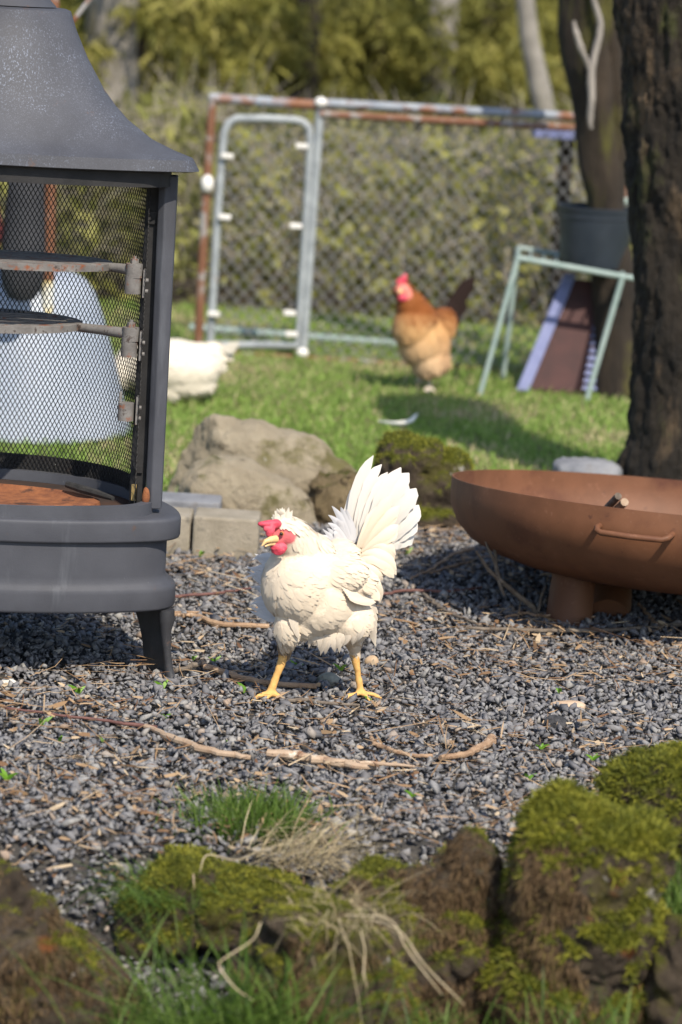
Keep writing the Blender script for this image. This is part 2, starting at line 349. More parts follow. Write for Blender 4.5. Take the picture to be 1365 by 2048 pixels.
# ------------------------------------------------------------------ ground
def g_height(x, y):
    return -0.26 * sstep(4.98 + 0.06 * np.sin(5 * x) - y, 0.0, 0.42)
def sheet(name, x0, x1, y0, y1, nx, ny, zoff, mat, amp=0.0):
    X, Y = np.meshgrid(np.linspace(x0, x1, nx), np.linspace(y0, y1, ny)); P = np.stack([X.ravel(), Y.ravel(), 0 * X.ravel()], 1)
    P[:, 2] = g_height(P[:, 0], P[:, 1]) + zoff + amp * (fbm(P, 4, 4, 3) - 0.5)
    i = np.arange(nx * ny).reshape(ny, nx); F = np.stack([i[:-1, :-1], i[:-1, 1:], i[1:, 1:], i[1:, :-1]], -1).reshape(-1, 4)
    return np_obj(name, P, F, mat, smooth=True)
def ground_sheet():
    ys = np.concatenate([np.linspace(-30, 3.5, 12), np.linspace(3.6, 6, 60), np.linspace(6.5, 30, 20), np.linspace(40, 300, 10)])
    xs = np.concatenate([np.linspace(-200, -4, 10), np.linspace(-3, 3, 60), np.linspace(4, 200, 10)])
    X, Y = np.meshgrid(xs, ys); P = np.stack([X.ravel(), Y.ravel(), 0 * X.ravel()], 1); P[:, 2] = g_height(P[:, 0], P[:, 1]) - 0.03
    ny, nx = X.shape; i = np.arange(nx * ny).reshape(ny, nx)
    F = np.stack([i[:-1, :-1], i[:-1, 1:], i[1:, 1:], i[1:, :-1]], -1).reshape(-1, 4)
    tag(np_obj('ground', P, F, MAT['soil'], smooth=True), 'bare brown soil under everything', 'ground', kind='structure')
ground_sheet()
tag(sheet('gravel_bed', -2.6, 2.6, 4.6, 7.92, 80, 60, -0.008, MAT['gravelbase'], 0.02), 'dark dusty bed beneath the loose gravel', 'ground', kind='structure')
tag(sheet('lawn', -5, 5, 7.925, 12.5, 80, 60, -0.006, MAT['lawn'], 0.03), 'patchy lawn behind the gravel', 'lawn', kind='structure')

def gravel():
    tmpl = []
    for k in range(18):
        bm = bmesh.new(); sq = np.array([1.1, RNG.uniform(.6, 1), RNG.uniform(.45, .8)])
        for _ in range(int(RNG.integers(7, 10))):
            d = rnd_dirs(1)[0] * RNG.uniform(0.62, 1.2); bm.verts.new(d * sq)
        bmesh.ops.convex_hull(bm, input=bm.verts[:])
        for v in [v for v in bm.verts if not v.link_faces]: bm.verts.remove(v)
        bmesh.ops.triangulate(bm, faces=bm.faces[:]); bm.verts.index_update()
        tmpl.append((np.array([v.co[:] for v in bm.verts]), np.array([[v.index for v in f.verts] for f in bm.faces]))); bm.free()
    n = 76000
    x = RNG.uniform(-1.35, 1.55, n); y = RNG.uniform(4.62, 7.95, n)
    keep = ~((y > 7.5 + 0.2 * vnoise(np.stack([x * 6, y * 6, 0 * x], 1))) & (x < -0.1))
    x, y = x[keep], y[keep]; n = len(x)
    r = np.clip(RNG.lognormal(math.log(0.0084), 0.40, n), 0.004, 0.022)
    z = g_height(x, y) + 0.006 + RNG.uniform(-0.008, 0.007, n) + 0.02 * (fbm(np.stack([x, y, 0 * x], 1), 4, 4, 3) - 0.5)
    rn = RNG.random(n); which = RNG.integers(0, len(tmpl), n); Vs, Fs, As = [], [], []; off = 0
    q = RNG.normal(size=(n, 4)); q /= np.linalg.norm(q, axis=1, keepdims=True)
    a, b, c, d = q.T
    Rm = np.stack([1 - 2 * (c * c + d * d), 2 * (b * c - a * d), 2 * (b * d + a * c), 2 * (b * c + a * d), 1 - 2 * (b * b + d * d), 2 * (c * d - a * b), 2 * (b * d - a * c), 2 * (c * d + a * b), 1 - 2 * (b * b + c * c)], 1).reshape(-1, 3, 3)
    for k, (tv, tf) in enumerate(tmpl):
        i = np.nonzero(which == k)[0]
        V = np.einsum('nij,vj->nvi', Rm[i], tv) * r[i][:, None, None]; V[:, :, 2] *= 0.85
        V += np.stack([x[i], y[i], z[i]], 1)[:, None]
        Vs.append(V.reshape(-1, 3)); Fs.append((tf[None] + (off + np.arange(len(i)) * len(tv))[:, None, None]).reshape(-1, 3)); As.append(np.repeat(rn[i], len(tv)))
        off += len(i) * len(tv)
    tag(np_obj('gravel', np.concatenate(Vs), np.concatenate(Fs), MAT['stone'], attrs={'rnd': np.concatenate(As)}), 'loose angular blue grey gravel', 'gravel', kind='stuff')
gravel()
def litter():
    n = 18000
    x = RNG.uniform(-1.3, 1.5, n); y = RNG.uniform(4.7, 7.9, n)
    p = fbm(np.stack([x, y, 0 * x], 1), 3.0, 3, 9); k = p > RNG.uniform(0.3, 0.62, n) - 0.10 * sstep(6.0 - y, 0.3, 1.0); x, y = x[k], y[k]; n = len(x)
    P = np.stack([x, y, g_height(x, y) + 0.014 + RNG.uniform(0, 0.012, n)], 1)
    D = rnd_dirs(n, -0.12, 0.3); L = np.clip(RNG.lognormal(math.log(0.03), 0.5, n), 0.01, 0.09); wd = np.where(RNG.random(n) < 0.22, RNG.uniform(0.006, 0.012, n), RNG.uniform(0.0012, 0.004, n))
    L = np.where(wd > 0.005, L * 0.6, L); lg = RNG.random(n) < .025; L = np.where(lg, RNG.uniform(.09, .24, n), L); wd = np.where(lg, .003, wd); P[lg, 2] += .006; D[lg, 2] *= .15; D = unit(D)
    side = unit(np.cross(D, np.array([0, 0, 1.0])) + 0.3 * RNG.normal(size=(n, 3)))
    V, F, bi = blades(P, D, L, wd, side, RNG.normal(size=(n, 3)) * 0.12 * np.array([1, 1, .4]))
    tag(np_obj('dry_litter', V, F, MAT['litter'], attrs={'rnd': RNG.random(n)[bi]}), 'dry needles, chips and leaf scraps scattered over the gravel', 'litter', kind='stuff')
litter()
def lawn_grass():
    n = 150000
    x = RNG.uniform(-2.4, 2.6, n); y = 7.85 + 4.6 * RNG.random(n) ** 1.2
    keep = ~((y < 8.0) & (vnoise(np.stack([x * 5, y * 5, 0 * x], 1), 5) > 0.55)); x, y = x[keep], y[keep]; n = len(x)
    P = np.stack([x, y, np.zeros(n) - 0.004], 1); D = unit(rnd_dirs(n, 0.45, 1)); L = RNG.uniform(0.014, 0.036, n)
    side = perp(D); V, F, bi = blades(P, D, L, RNG.uniform(0.003, 0.006, n), side, rnd_dirs(n) * 0.35)
    pt = fbm(P * np.array([1, 1.0, 1]), 2.2, 3, 21); dry = sstep(pt, 0.52, 0.7) * 0.55 + sstep(y, 9.2, 10.2) * 0.18
    rn = np.where(RNG.random(n) < dry, RNG.uniform(0.74, 1, n), RNG.uniform(0, 0.76, n))
    tag(np_obj('grass', V, F, MAT['grass'], attrs={'rnd': rn[bi]}), 'short green and yellowed lawn grass', 'grass', kind='stuff')
lawn_grass()

# ------------------------------------------------------------------ rocks
def rock(name, label, blobs_, Y, mat, voxel=0.007, amp=0.03, scale=9, moss=0.0, fuzz=0, flen=0.012, group=None, seed=0, cat='rock', mosslow=0.2, hang=0, rust=(), mossn=1.5, facets=0):
    """blobs: (px, py, rx_px, rz_px, depth offset m, depth radius m)"""
    s = pxm(Y); mb = MB(); iv, jf = ico(3); cs = []
    for px, py, rx, rz, dy, ry in blobs_:
        c = PY(px, py, Y + dy); cs.append(c); q = np.array([rx * s, ry, rz * s])
        V = iv * q; Q = np.sign(iv) * np.abs(iv) ** 0.75
        V = (0.6 * iv + 0.4 * Q) * q
        a = -ROLL; ca, sa = math.cos(a), math.sin(a)
        mb.add(np.stack([V[:, 0] * ca - V[:, 2] * sa * 0 , V[:, 1], V[:, 2]], 1) + c, jf)
    V, F = fuse(mb, voxel, 6)
    if facets:                                          # broken, flattened faces
        rs = np.random.default_rng(seed + 900); c0 = V.mean(0); E = (V - c0) / V.std(0)
        for _ in range(facets):
            n_ = unit(rs.normal(size=3) * np.array([1, 1, 1]) + np.array([0, -.5, .35])); q = E @ n_; lim = np.quantile(q, rs.uniform(.87, .95)); E = E - n_ * (np.maximum(q - lim, 0) * .88)[:, None]
        V = c0 + E * V.std(0)
    N = normals(V, F)
    d = amp * (fbm(V + seed, scale, 5, seed) - 0.5) * 2 + amp * 0.55 * (np.abs(fbm(V + seed, scale * 2.3, 4, seed + 50) - 0.5) * 4 - 0.5)
    d += amp * .5 * (1 - 2 * np.abs(fbm(V + seed, scale * 1.6, 5, seed + 20, .6) * 2 - 1)) - amp * .25 + amp * .35 * (fbm(V, scale * 9, 3, seed + 30) - .5)
    V = V + N * d[:, None]
    N = normals(V, F)
    mk = sstep(N[:, 2] * 0.9 + mossn * (fbm(V, 11, 4, seed + 9) - 0.5) + moss, mosslow, mosslow + 0.35) if moss > -5 else np.zeros(len(V))
    rm = np.zeros(len(V))
    for rx_, ry_, rr_ in rust:
        q = PY(rx_, ry_, Y - .1); dd = np.hypot(V[:, 0] - q[0] * V[:, 1] / q[1], V[:, 2] - CAMH - (q[2] - CAMH) * V[:, 1] / q[1]) / (rr_ * s)
        rm = np.maximum(rm, 1 - sstep(dd + 1.2 * (fbm(V, 26, 4, seed + 5) - .5), .6, 1.0))
    rm *= N[:, 1] < .2
    V = V + N * (mk * .016 * (fbm(V, 24, 3, seed + 60) - .35))[:, None]
    base = np.mean(cs, 0)
    o = np_obj(name, V, F, mat, smooth=True, loc=base, attrs={'moss': mk, 'rust': rm})
    tag(o, label, cat, group)
    if hang:
        P, fi = sample_surface(V, F, hang, (1 - mk) * sstep(fbm(V, 9, 3, seed + 70), .42, .6) * sstep(-N[:, 1], -.1, .4) + 1e-5); n = len(P)
        D = unit(N[F[fi, 0]] * .8 + .45 * RNG.normal(size=(n, 3)) + np.array([0, 0, -.8])); Lh = RNG.uniform(.4, 1.3, n) * .014
        Vb, Fb, bi = blades(P - D * .002, D, Lh, np.full(n, .0017), perp(D), np.tile(np.array([0, 0, -.4]), (n, 1)))
        np_obj('dry_moss', Vb, Fb, MAT['drymoss'], parent=o, attrs={'rnd': np.clip(.6 * RNG.random(n) + .8 * (fbm(P, 14, 3, 8) - .25), 0, 1)[bi]})
    if fuzz:
        P, fi = sample_surface(V, F, fuzz, mk ** 2 + 1e-5); n = len(P)
        D = unit(N[F[fi, 0]] + 0.75 * RNG.normal(size=(n, 3)) + np.array([0, 0, 0.25])); L = RNG.uniform(0.4, 1.25, n) * flen
        Vb, Fb, bi = blades(P - D * 0.002, D, L, np.full(n, flen * 0.17), perp(D), rnd_dirs(n) * 0.4 + np.array([0, 0, -0.25]))
        cl = np.clip(0.55 * RNG.random(n) + 0.75 * (fbm(P, 22, 3, 4) - 0.22), 0, 1)
        np_obj('moss', Vb, Fb, MAT['moss'], parent=o, attrs={'rnd': cl[bi]})
    return o

# foreground row of lava rocks
rock('mossy_rock', 'dark rust-stained rock with thin moss at the bottom left corner of the gravel bed', [(20, 1930, 190, 175, 0, .14), (110, 2060, 205, 165, 0, .14), (-30, 1815, 125, 100, 0.03, .1)], 4.5, MAT['rockfront'], amp=0.036, rust=[(95, 1890, 26)], moss=-0.5, fuzz=4000, flen=0.009, hang=9000, seed=1, facets=6)
rock('mossy_rock', 'low moss-topped rock behind the straw covered middle rock', [(400, 1790, 150, 70, 0.05, .09), (490, 1830, 120, 80, 0.0, .09), (330, 1850, 90, 70, 0, .07)], 4.72, MAT['rockfront'], amp=0.03, moss=0.05, fuzz=9000, flen=0.011, seed=2, facets=6)
rock('mossy_rock', 'round-topped grey rock in the front row with dry straw hanging over it', [(640, 1905, 150, 120, 0, .09), (660, 2010, 170, 150, 0, .1), (600, 1850, 80, 70, 0, .07)], 4.45, MAT['rockfront'], amp=0.032, moss=-0.12, fuzz=8000, flen=0.011, hang=8000, seed=3, facets=4)
rock('mossy_rock', 'upright brown rock with a small moss cap left of the big moss cushion', [(870, 1860, 150, 140, 0.0, .1), (930, 1790, 100, 70, 0, .08), (770, 1810, 120, 80, 0.05, .08), (900, 1990, 150, 140, 0, .1), (955, 1735, 55, 40, 0.0, .05)], 4.58, MAT['rockfront'], amp=0.036, rust=[(1020, 1880, 26), (1050, 1950, 34)], moss=-0.22, fuzz=7000, flen=0.011, hang=12000, seed=4, facets=6)
rock('mossy_rock', 'largest front rock with a thick bright moss cushion and rusty brown face', [(1150, 1730, 150, 135, 0.02, .12), (1050, 1690, 80, 65, 0.02, .08), (1180, 1860, 150, 130, 0, .11), (1140, 1970, 165, 100, 0.0, .1), (1245, 1740, 85, 110, 0.02, .09)], 4.5, MAT['rockfront'], amp=0.026, rust=[(1060, 1930, 40), (1085, 1985, 40), (1255, 1900, 24), (1240, 1760, 26), (1275, 1990, 30)], moss=0.14, fuzz=26000, flen=0.016, hang=14000, seed=5, facets=2, mosslow=0.3, mossn=.6)
rock('mossy_rock', 'dark moss covered rock behind the largest front rock at the right edge', [(1350, 1600, 150, 90, 0, .12), (1300, 1680, 120, 120, 0, .1), (1420, 1620, 150, 130, 0, .12)], 4.92, MAT['rockfront'], amp=0.02, moss=0.3, fuzz=14000, flen=0.014, seed=6, facets=2)
rock('rough_rock', 'small rough grey brown rock under the right side of the big moss cushion', [(1350, 1910, 80, 90, 0, .07), (1390, 1990, 110, 100, 0, .08)], 4.48, MAT['rockfront'], amp=0.024, moss=-0.35, fuzz=0, seed=8, facets=6)
# rocks round the back of the gravel
YB = 7.95
rock('field_stone', 'long beige boulder sloping down to the right behind the paver', [(445, 850, 34, 30, .1, .08), (480, 905, 100, 72, 0.1, .13), (500, 880, 70, 40, .1, .1), (585, 920, 85, 50, .1, .12), (655, 958, 60, 45, .1, .1), (560, 930, 110, 72, 0.1, .14), (425, 955, 74, 95, 0.1, .12), (650, 970, 75, 55, 0.1, .12), (428, 866, 46, 50, 0.1, .1), (520, 970, 130, 70, 0.12, .11), (385, 990, 50, 45, .1, .1)], YB, MAT['rockback'], voxel=0.008, amp=0.014, scale=7, moss=-0.85, facets=6, seed=11)
rock('field_stone', 'rounded mottled stone in front of the long beige boulder', [(455, 985, 98, 74, -0.05, .12), (530, 1010, 85, 62, -0.05, .11), (585, 1035, 48, 46, -0.05, .09)], YB - 0.14, MAT['rockback'], voxel=0.008, amp=0.014, scale=8, moss=-0.7, facets=5, seed=12)
rock('porous_stone', 'pitted brown stone directly behind the white hen', [(680, 1005, 62, 72, 0, .1), (665, 1065, 58, 46, 0, .09), (652, 955, 34, 34, 0, .07), (708, 985, 38, 36, 0.02, .07)], YB - 0.1, MAT['rockporous'], voxel=0.01, amp=0.024, scale=12, moss=-0.5, facets=6, seed=13)
rock('mossy_block', 'squarish dark block draped in moss left of the fire bowl', [(800, 925, 46, 60, 0, .11), (792, 900, 34, 32, 0, .09), (842, 912, 46, 40, 0, .1), (850, 975, 90, 66, 0, .1), (845, 1025, 92, 44, 0, .11), (900, 950, 40, 50, 0, .08)], YB - 0.05, MAT['rockfront'], voxel=0.008, amp=0.02, scale=10, moss=-0.12, fuzz=3500, flen=0.013, seed=14)
rock('flat_stone', 'flat blue grey stone between the fire bowl and the big trunk', [(1175, 945, 72, 26, 0, .1), (1140, 936, 36, 20, 0, .08)], 8.35, MAT['slate'], voxel=0.01, amp=0.012, scale=8, moss=-9, seed=15)

def paver(name, label, px0, px1, pyt, pyb, Y, depth, mat, group=None):
    a = PY(px0, pyb, Y); b = PY(px1, pyb, Y); zt = PY((px0 + px1) / 2, pyt, Y)[2]; z0 = min(a[2], b[2]) - 0.03
    mb = MB(); c = np.array([(a[0] + b[0]) / 2, Y + depth / 2, (zt + z0) / 2]); mb.box(c, (b[0] - a[0], depth, zt - z0))
    o = mb.build(name, mat, None, smooth=False, loc=c, bevel=0.006); return tag(o, label, 'paver', group)
yp = G(445, 1116)[1]
paver('concrete_paver', 'wider concrete edging block under the rounded mottled stone', 383, 515, 1036, 1116, yp, 0.13, MAT['concrete'])
paver('concrete_paver', 'concrete edging block partly hidden by the stove base', 235, 379, 1030, 1116, yp + 0.02, 0.13, MAT['concrete'])
paver('grey_slab', 'thin grey slab lying behind the edging blocks', 300, 440, 1002, 1022, yp + 0.24, 0.12, MAT['slate'])

# ------------------------------------------------------------------ outdoor stove (left)
def superell(a, b, n, z, c, seg=96, yaw=0.0):
    th = np.arange(seg) / seg * 2 * math.pi; ct, st = np.cos(th), np.sin(th)
    x = a * np.sign(ct) * np.abs(ct) ** (2 / n); y = b * np.sign(st) * np.abs(st) ** (2 / n)
    return np.stack([c[0] + x, c[1] + y, np.full(seg, z)], 1)
def dplan(a, z, c, k=1.0, corner=4, seg=128):
    """plan of the stove: gently bowed front, crisp front corners, round back; k=0 blends to a circle"""
    sag, dep = a * .30, a * .88; q = seg // 4
    u = np.linspace(1, -1, 200); Rr = (a * a + sag * sag) / (2 * sag)
    fx = a * u; fy = -(np.sqrt(Rr * Rr - fx * fx) - (Rr - sag)); t = np.linspace(math.pi, 0, 300)
    bx = a * np.sign(np.cos(t)) * np.abs(np.cos(t)) ** .9; by = dep * np.sin(t) ** .9
    P = np.concatenate([np.stack([fx, fy], 1)[::1], np.stack([bx, by], 1)[1:-1]]); P = np.concatenate([P, P[:1]])
    d = np.concatenate([[0], np.cumsum(np.linalg.norm(np.diff(P, axis=0), axis=1))]); tt = np.arange(seg) / seg * d[-1]
    X = np.stack([np.interp(tt, d, P[:, 0]), np.interp(tt, d, P[:, 1])], 1)
    if corner:
        w_ = np.ones(corner * 2 + 1); w_ /= w_.sum(); E = np.concatenate([X[-corner:], X, X[:corner]]); X = np.stack([np.convolve(E[:, i], w_, 'valid') for i in (0, 1)], 1)
        X[:, 0] *= a / np.abs(X[:, 0]).max()
    if k < 1:
        ang = np.arctan2(X[:, 1] - a * .25, X[:, 0]); Cc = np.stack([a * np.cos(ang), a * .25 + a * np.sin(ang)], 1); X = X * k + Cc * (1 - k)
    return np.stack([c[0] + X[:, 0], c[1] + X[:, 1], np.full(seg, z)], 1)
def stove():
    foot = G(338, 1362); Yf = foot[1]; s = pxm(Yf, 0.5)
    half = 0.425; C = np.array([PY(355, 1060, Yf)[0] - half + 0.004, Yf - 0.005, 0.0])
    root = thing('garden_stove', (C[0], C[1], 0), 'grey cast metal garden stove with flared hood and mesh back', 'outdoor stove')
    Yc = Yf; CC = np.array([C[0], C[1] + .1, 0])
    zz = lambda px, py: PY(px, py, Yc)[2]
    hx = lambda px, py: PY(px, py, Yc)[0] - C[0]
    prof = [(127, 26), (133, 42), (142, 66), (165, 120), (200, 185), (225, 218), (250, 245), (300, 285), (345, 307), (386, 321)]
    mb = MB(); rows = []; nn = len(prof)
    for i, (px, py) in enumerate(prof):
        k = i / (nn - 1); a = hx(px, py); off = np.array([0, (1 - k) * .13 - .02 * 0, 0]); rows.append(dplan(a, zz(px, py), C + off, min(1, .35 + .65 * k), 6 if k < .9 else 2))
    lipz = zz(398, 344); lipa = hx(398, 344)
    rows += [dplan(lipa, lipz, C, 1, 1), dplan(lipa - .012, lipz - .002, C, 1, 1), dplan(lipa - .06, lipz + .004, C, 1, 2)]
    mb.grid(rows, cap0=False, cap1=False); hood = mb.build('hood', MAT['hood'], root, angle=28)
    mb = MB(); zt = rows[0][0, 2]; CN = np.array([C[0], rows[0][:, 1].mean(), 0])
    at = hx(127, 26)
    mb.grid([dplan(at, zt, C + np.array([0, .13, 0]), .35, 6), superell(0.112, 0.11, 2, zt + 0.006, CN, 128)[::-1], superell(0.096, 0.096, 2, zt + 0.022, CN, 128)[::-1]][1:], cap0=True, cap1=False)
    mb.grid([dplan(at, zt, C + np.array([0, .13, 0]), .35, 6), dplan(at - .01, zt + .004, C + np.array([0, .13, 0]), .35, 6)], cap0=False, cap1=True)
    mb.build('collar', MAT['stove'], root)
    mb = MB(); r = hx(80, 6); mb.grid([superell(r, r, 2, z, CN, 48) for z in (zt + 0.012, zt + 0.035)] + [superell(r * .93, r * .93, 2, z, CN, 48) for z in (zt + 0.036, zt + 0.5)]); mb.build('flue_pipe', MAT['stove'], root)
    # top frame under the hood
    ztop = zz(330, 352); a0 = hx(353, 352)
    mb = MB()
    mb.grid([dplan(a0 - .012, ztop + 0.012, C), dplan(a0 - .012, zz(320, 374), C), dplan(a0 - .05, zz(320, 375), C), dplan(a0 - .05, ztop + 0.013, C)], cap0=False, cap1=False)
    mb.build('top_frame', MAT['black'], root)
    zl0, zl1 = zz(340, 1036), zz(340, 1080); zb = zz(330, 1168); zm1, zm0 = zz(340, 1180), zz(340, 1219)
    al = half; ab = hx(330, 1120); am = hx(348, 1200)
    mb = MB(); rows = []
    for a, z in ((al - .03, zl0 + .001), (al - .006, zl0), (al - .0015, zl0 - .0025), (al, zl0 - .007), (al, zl1 + .005), (al - .002, zl1 + .001), (al - .008, zl1)): rows.append(dplan(a, z, C, 1, 3))
    mb.grid(rows); mb.build('ledge', MAT['stove'], root, angle=60)
    mb = MB(); rows = []
    for a, z in ((ab, zl1 + .004), (ab, zb + .02), (ab + .003, zb + .008), (ab + .009, zb + .002), (am - .005, zm1 + .008), (am - .001, zm1 + .004), (am, zm1 - .003), (am, zm0 + .006), (am - .003, zm0 + .001), (am - .01, zm0), (am - .03, zm0)): rows.append(dplan(a, z, C, 1, 3))
    mb.grid(rows); mb.build('base', MAT['stove'], root, angle=60)
    # tray lip and rusty fire pan
    zlip = zz(300, 1009); ar = hx(303, 1020)
    mb = MB(); mb.grid([dplan(ar, zl0 + .0005, C, 1, 4), dplan(ar, zlip, C, 1, 4), dplan(ar - .022, zlip + .001, C, 1, 4), dplan(ar - .024, zl0 + .0045, C, 1, 4)], cap0=False, cap1=False); mb.build('tray', MAT['stove'], root, angle=50)
    mb = MB(); mb.grid([dplan(ar - .023, zl0 + .0008, C, 1, 4), dplan(ar - .023, zl0 + .004, C, 1, 4)]); mb.build('tray_floor', MAT['sootrust'], root, smooth=False)
    th = np.arange(72) / 72 * 2 * math.pi
    def oval(k, z): return np.stack([C[0] + .262 * k * np.cos(th), C[1] + .035 + .125 * k * np.sin(th), np.full(72, z)], 1)
    mb = MB(); mb.grid([oval(1, zl0 + .004), oval(.985, zlip - .006), oval(.94, zlip - .003), oval(.88, zlip - .008), oval(.7, zl0 + .009), oval(.1, zl0 + .007)]); mb.build('fire_pan', MAT['rust'], root)
    # posts and black inner frames (right one in view, left one its mirror)
    for sg in (1, -1):
        def mir(p): p = np.array(p, float); return p if sg > 0 else np.array([2 * C[0] - p[0], p[1], p[2]])
        yo = Yf + 0.045
        t_, b_ = mir(PY(338, 350, yo)), mir(PY(307, 1016, yo)); d = b_ - t_
        mb = MB(); rows = []
        for k in (0, 1):
            c = t_ + d * k; q = 0.0185 - 0.002 * k
            sec = [(-q, -q * .4), (-q * .25, -q * 1.0), (q, -q * .75), (q, q), (-q, q)]
            rows.append(np.array([(c[0] + sg * x, c[1] + y, c[2]) for x, y in sec]))
        mb.grid(rows); mb.build('post', MAT['stove'], root, smooth=False, bevel=0.003)
        t2, b2 = mir(PY(307, 372, yo + .02)), mir(PY(270, 1010, yo + .02))
        mb = MB(); dd = b2 - t2; rows = []
        for k in (0, 1):
            c = t2 + dd * k; rows.append(np.array([(c[0] + x, c[1] + y, c[2]) for x, y in ((-.0125, -.006), (.02, -.006), (.02, .012), (-.0125, .012))]))
        mb.grid(rows); mb.build('inner_frame', MAT['black'], root, smooth=False, bevel=0.002)
    mb = MB(); p = PY(268, 985, Yf + .056); mb.box(p, (.010, .003, .034)); mb.build('brass_label', MAT['brass'], root, smooth=False)
    mb = MB(); p = PY(292, 992, Yf + .025); V, F = ico(3); V = V * np.array([.008, .006, .02]); V = V * (1 + .5 * (fbm(V, 90, 3) - .5))[:, None]; mb.add(V + p, F); mb.build('rust_patch', MAT['rust'], root)
    for (px, py) in ((304, 436), (276, 934)):
        mb = MB(); mb.box(PY(px, py, Yf + .055), (.02, .004, .024)); q = PY(px - 5, py, Yf + .05); mb.tube([q, q + np.array([0, -.008, 0])], .004, 8); mb.build('bracket', MAT['black'], root, smooth=False)
    # expanded-metal mesh wall: wraps round the back from post to post
    am_ = a0 - .052; z0m, z1m = zlip - .002, ztop - .005
    th = np.linspace(-.02, math.pi + .02, 2000); cx = am_ * np.sign(np.cos(th)) * np.abs(np.cos(th)) ** .9; cy = .03 + am_ * .88 * np.sign(np.sin(th)) * np.abs(np.sin(th)) ** .9
    L = np.concatenate([[0], np.cumsum(np.hypot(np.diff(cx), np.diff(cy)))]); tot = L[-1]
    cw, chh = 0.0099, 0.0174; nc = int(tot / cw); nr = int((z1m - z0m) / (chh / 2)); cw = tot / nc
    def pt(u, z): return np.array([C[0] + np.interp(u, L, cx), C[1] + np.interp(u, L, cy), z])
    V, F = [], []; hw = 0.0011
    for i in range(nc + 1):
        for j in range(nr):
            for sgn in (1, -1):
                i0 = i + (0.5 if j % 2 else 0); i1 = i0 + 0.5 * sgn
                if not (0 <= i1 * cw <= tot and i0 * cw <= tot): continue
                zA, zB = z0m + j * chh / 2, z0m + (j + 1) * chh / 2
                a_, b_ = pt(i0 * cw, zA), pt(i1 * cw, zB); tdir = b_ - a_; tdir[2] = 0; tdir /= np.linalg.norm(tdir) + 1e-9
                nv = np.array([-tdir[1], tdir[0], 0]) * hw * sgn; sv = tdir * hw
                o = len(V); V += [a_ - sv, a_ + nv, a_ + sv, b_ - sv, b_ + nv, b_ + sv]
                F += [(o, o + 1, o + 4, o + 3), (o + 1, o + 2, o + 5, o + 4), (o + 2, o, o + 3, o + 5)]
    np_obj('mesh_screen', V, F, MAT['wire'], parent=root)
    # dark sheet skirt behind the pan
    mb = MB(); k = slice(0, None, 20); ring = np.stack([C[0] + cx[k] * 1.012, C[1] + cy[k] * 1.012, 0 * cx[k]], 1)
    mb.grid([ring + np.array([0, 0, z0m - .004]), ring + np.array([0, 0, z0m + .035])], closed=False, cap0=False, cap1=False); mb.build('skirt', MAT['black'], root)
    # legs
    poly = [(250, 1219), (262, 1240), (272, 1265), (280, 1300), (284, 1345), (300, 1352), (322, 1364), (332, 1360), (332, 1300), (326, 1255), (322, 1219)]
    def leg(mir):
        mb = MB(); yl = Yf + 0.012
        P = np.array([PY(px, py, yl) for px, py in poly]); P[:, 2] += 0.002
        ribp = np.array([PY(px, py, yl - .012) for px, py in ((334, 1219), (334, 1240), (332, 1262), (334, 1300), (338, 1335), (341, 1352), (345, 1362))])
        def mm(Q, dy=0):
            Q = np.array(Q, float); Q[:, 1] += dy
            if mir[0]: Q[:, 0] = 2 * C[0] - Q[:, 0]
            if mir[1]: Q[:, 1] = 2 * (C[1] + .13) - Q[:, 1]; Q[:, 0] = C[0] + (Q[:, 0] - Q[:, 0].mean()) * .8
            return Q
        P1 = P.copy(); P1[:, 1] += (P1[:, 0].max() - P1[:, 0]) * 1.25
        A, Bk = mm(P1), mm(P1, 0.022); n = len(P)
        V = np.concatenate([A, Bk]); F = [tuple(range(n)), tuple(range(2 * n - 1, n - 1, -1))] + [(i, (i + 1) % n, n + (i + 1) % n, n + i) for i in range(n)]
        mb.add(V, F); mb.tube(mm(ribp), [.016, .0165, .0115, .0085, .0085, .011, .015], 12)
        mb.build('leg', MAT['black'] if False else MAT['shadedleg'], root, angle=40)
    for mir in ((0, 0), (1, 0), (0, 1)): leg(mir)
    # empty lowest hinge and the two swing-out grates
    def knuckle(px, py, hpx, name, parent, rod=None):
        c = PY(px, py, Yf + .035); h = hpx * s / 2; mb = MB(); mb.tube([c + np.array([0, 0, -h]), c + np.array([0, 0, h])], .0165, 16)
        mb.box(c + np.array([.023, .004, .004]), (.004, .03, h * 2 + .02))
        for dz in (-.6, .6):
            q = c + np.array([.026, -.008, dz * h]); mb.tube([q, q + np.array([.006, 0, 0])], .004, 8)
        if rod: mb.tube([c + np.array([-.012, 0, h]), c + np.array([-.012, 0, h + .022])], .003, 8)
        return mb.build(name, MAT['castiron'], parent)
    knuckle(252, 823, 36, 'hinge', root, rod=True); knuckle(266, 569, 36, 'hinge', root); knuckle(259, 694, 38, 'hinge', root)
    def grate(pxh, pyh, cxp, rad, cyoff, slots):
        g = PY(pxh, pyh, Yf + .035); cc = PY(cxp, pyh, Yf + .05 + cyoff); cc[2] = g[2] - 0.002
        mb = MB(); th = np.linspace(0, 2 * math.pi, 65)[:-1]
        tl = .045
        def ring(r, z): return np.stack([cc[0] + r * np.cos(th), cc[1] + r * np.sin(th), cc[2] + z - tl * r * np.sin(th)], 1)
        mb.grid([ring(rad, -.007), ring(rad, .006), ring(rad - .004, .0075), ring(rad - .03, .0075), ring(rad - .03, -.007)], cap0=False, cap1=False)
        for k in range(slots):
            y = (k + .5) / slots * 2 - 1; xh = (rad - .025) * math.sqrt(max(0, 1 - y * y))
            if xh > .02: mb.box(cc + np.array([0, y * (rad - .025), -tl * y * (rad - .025)]), (2 * xh, .013, .011))
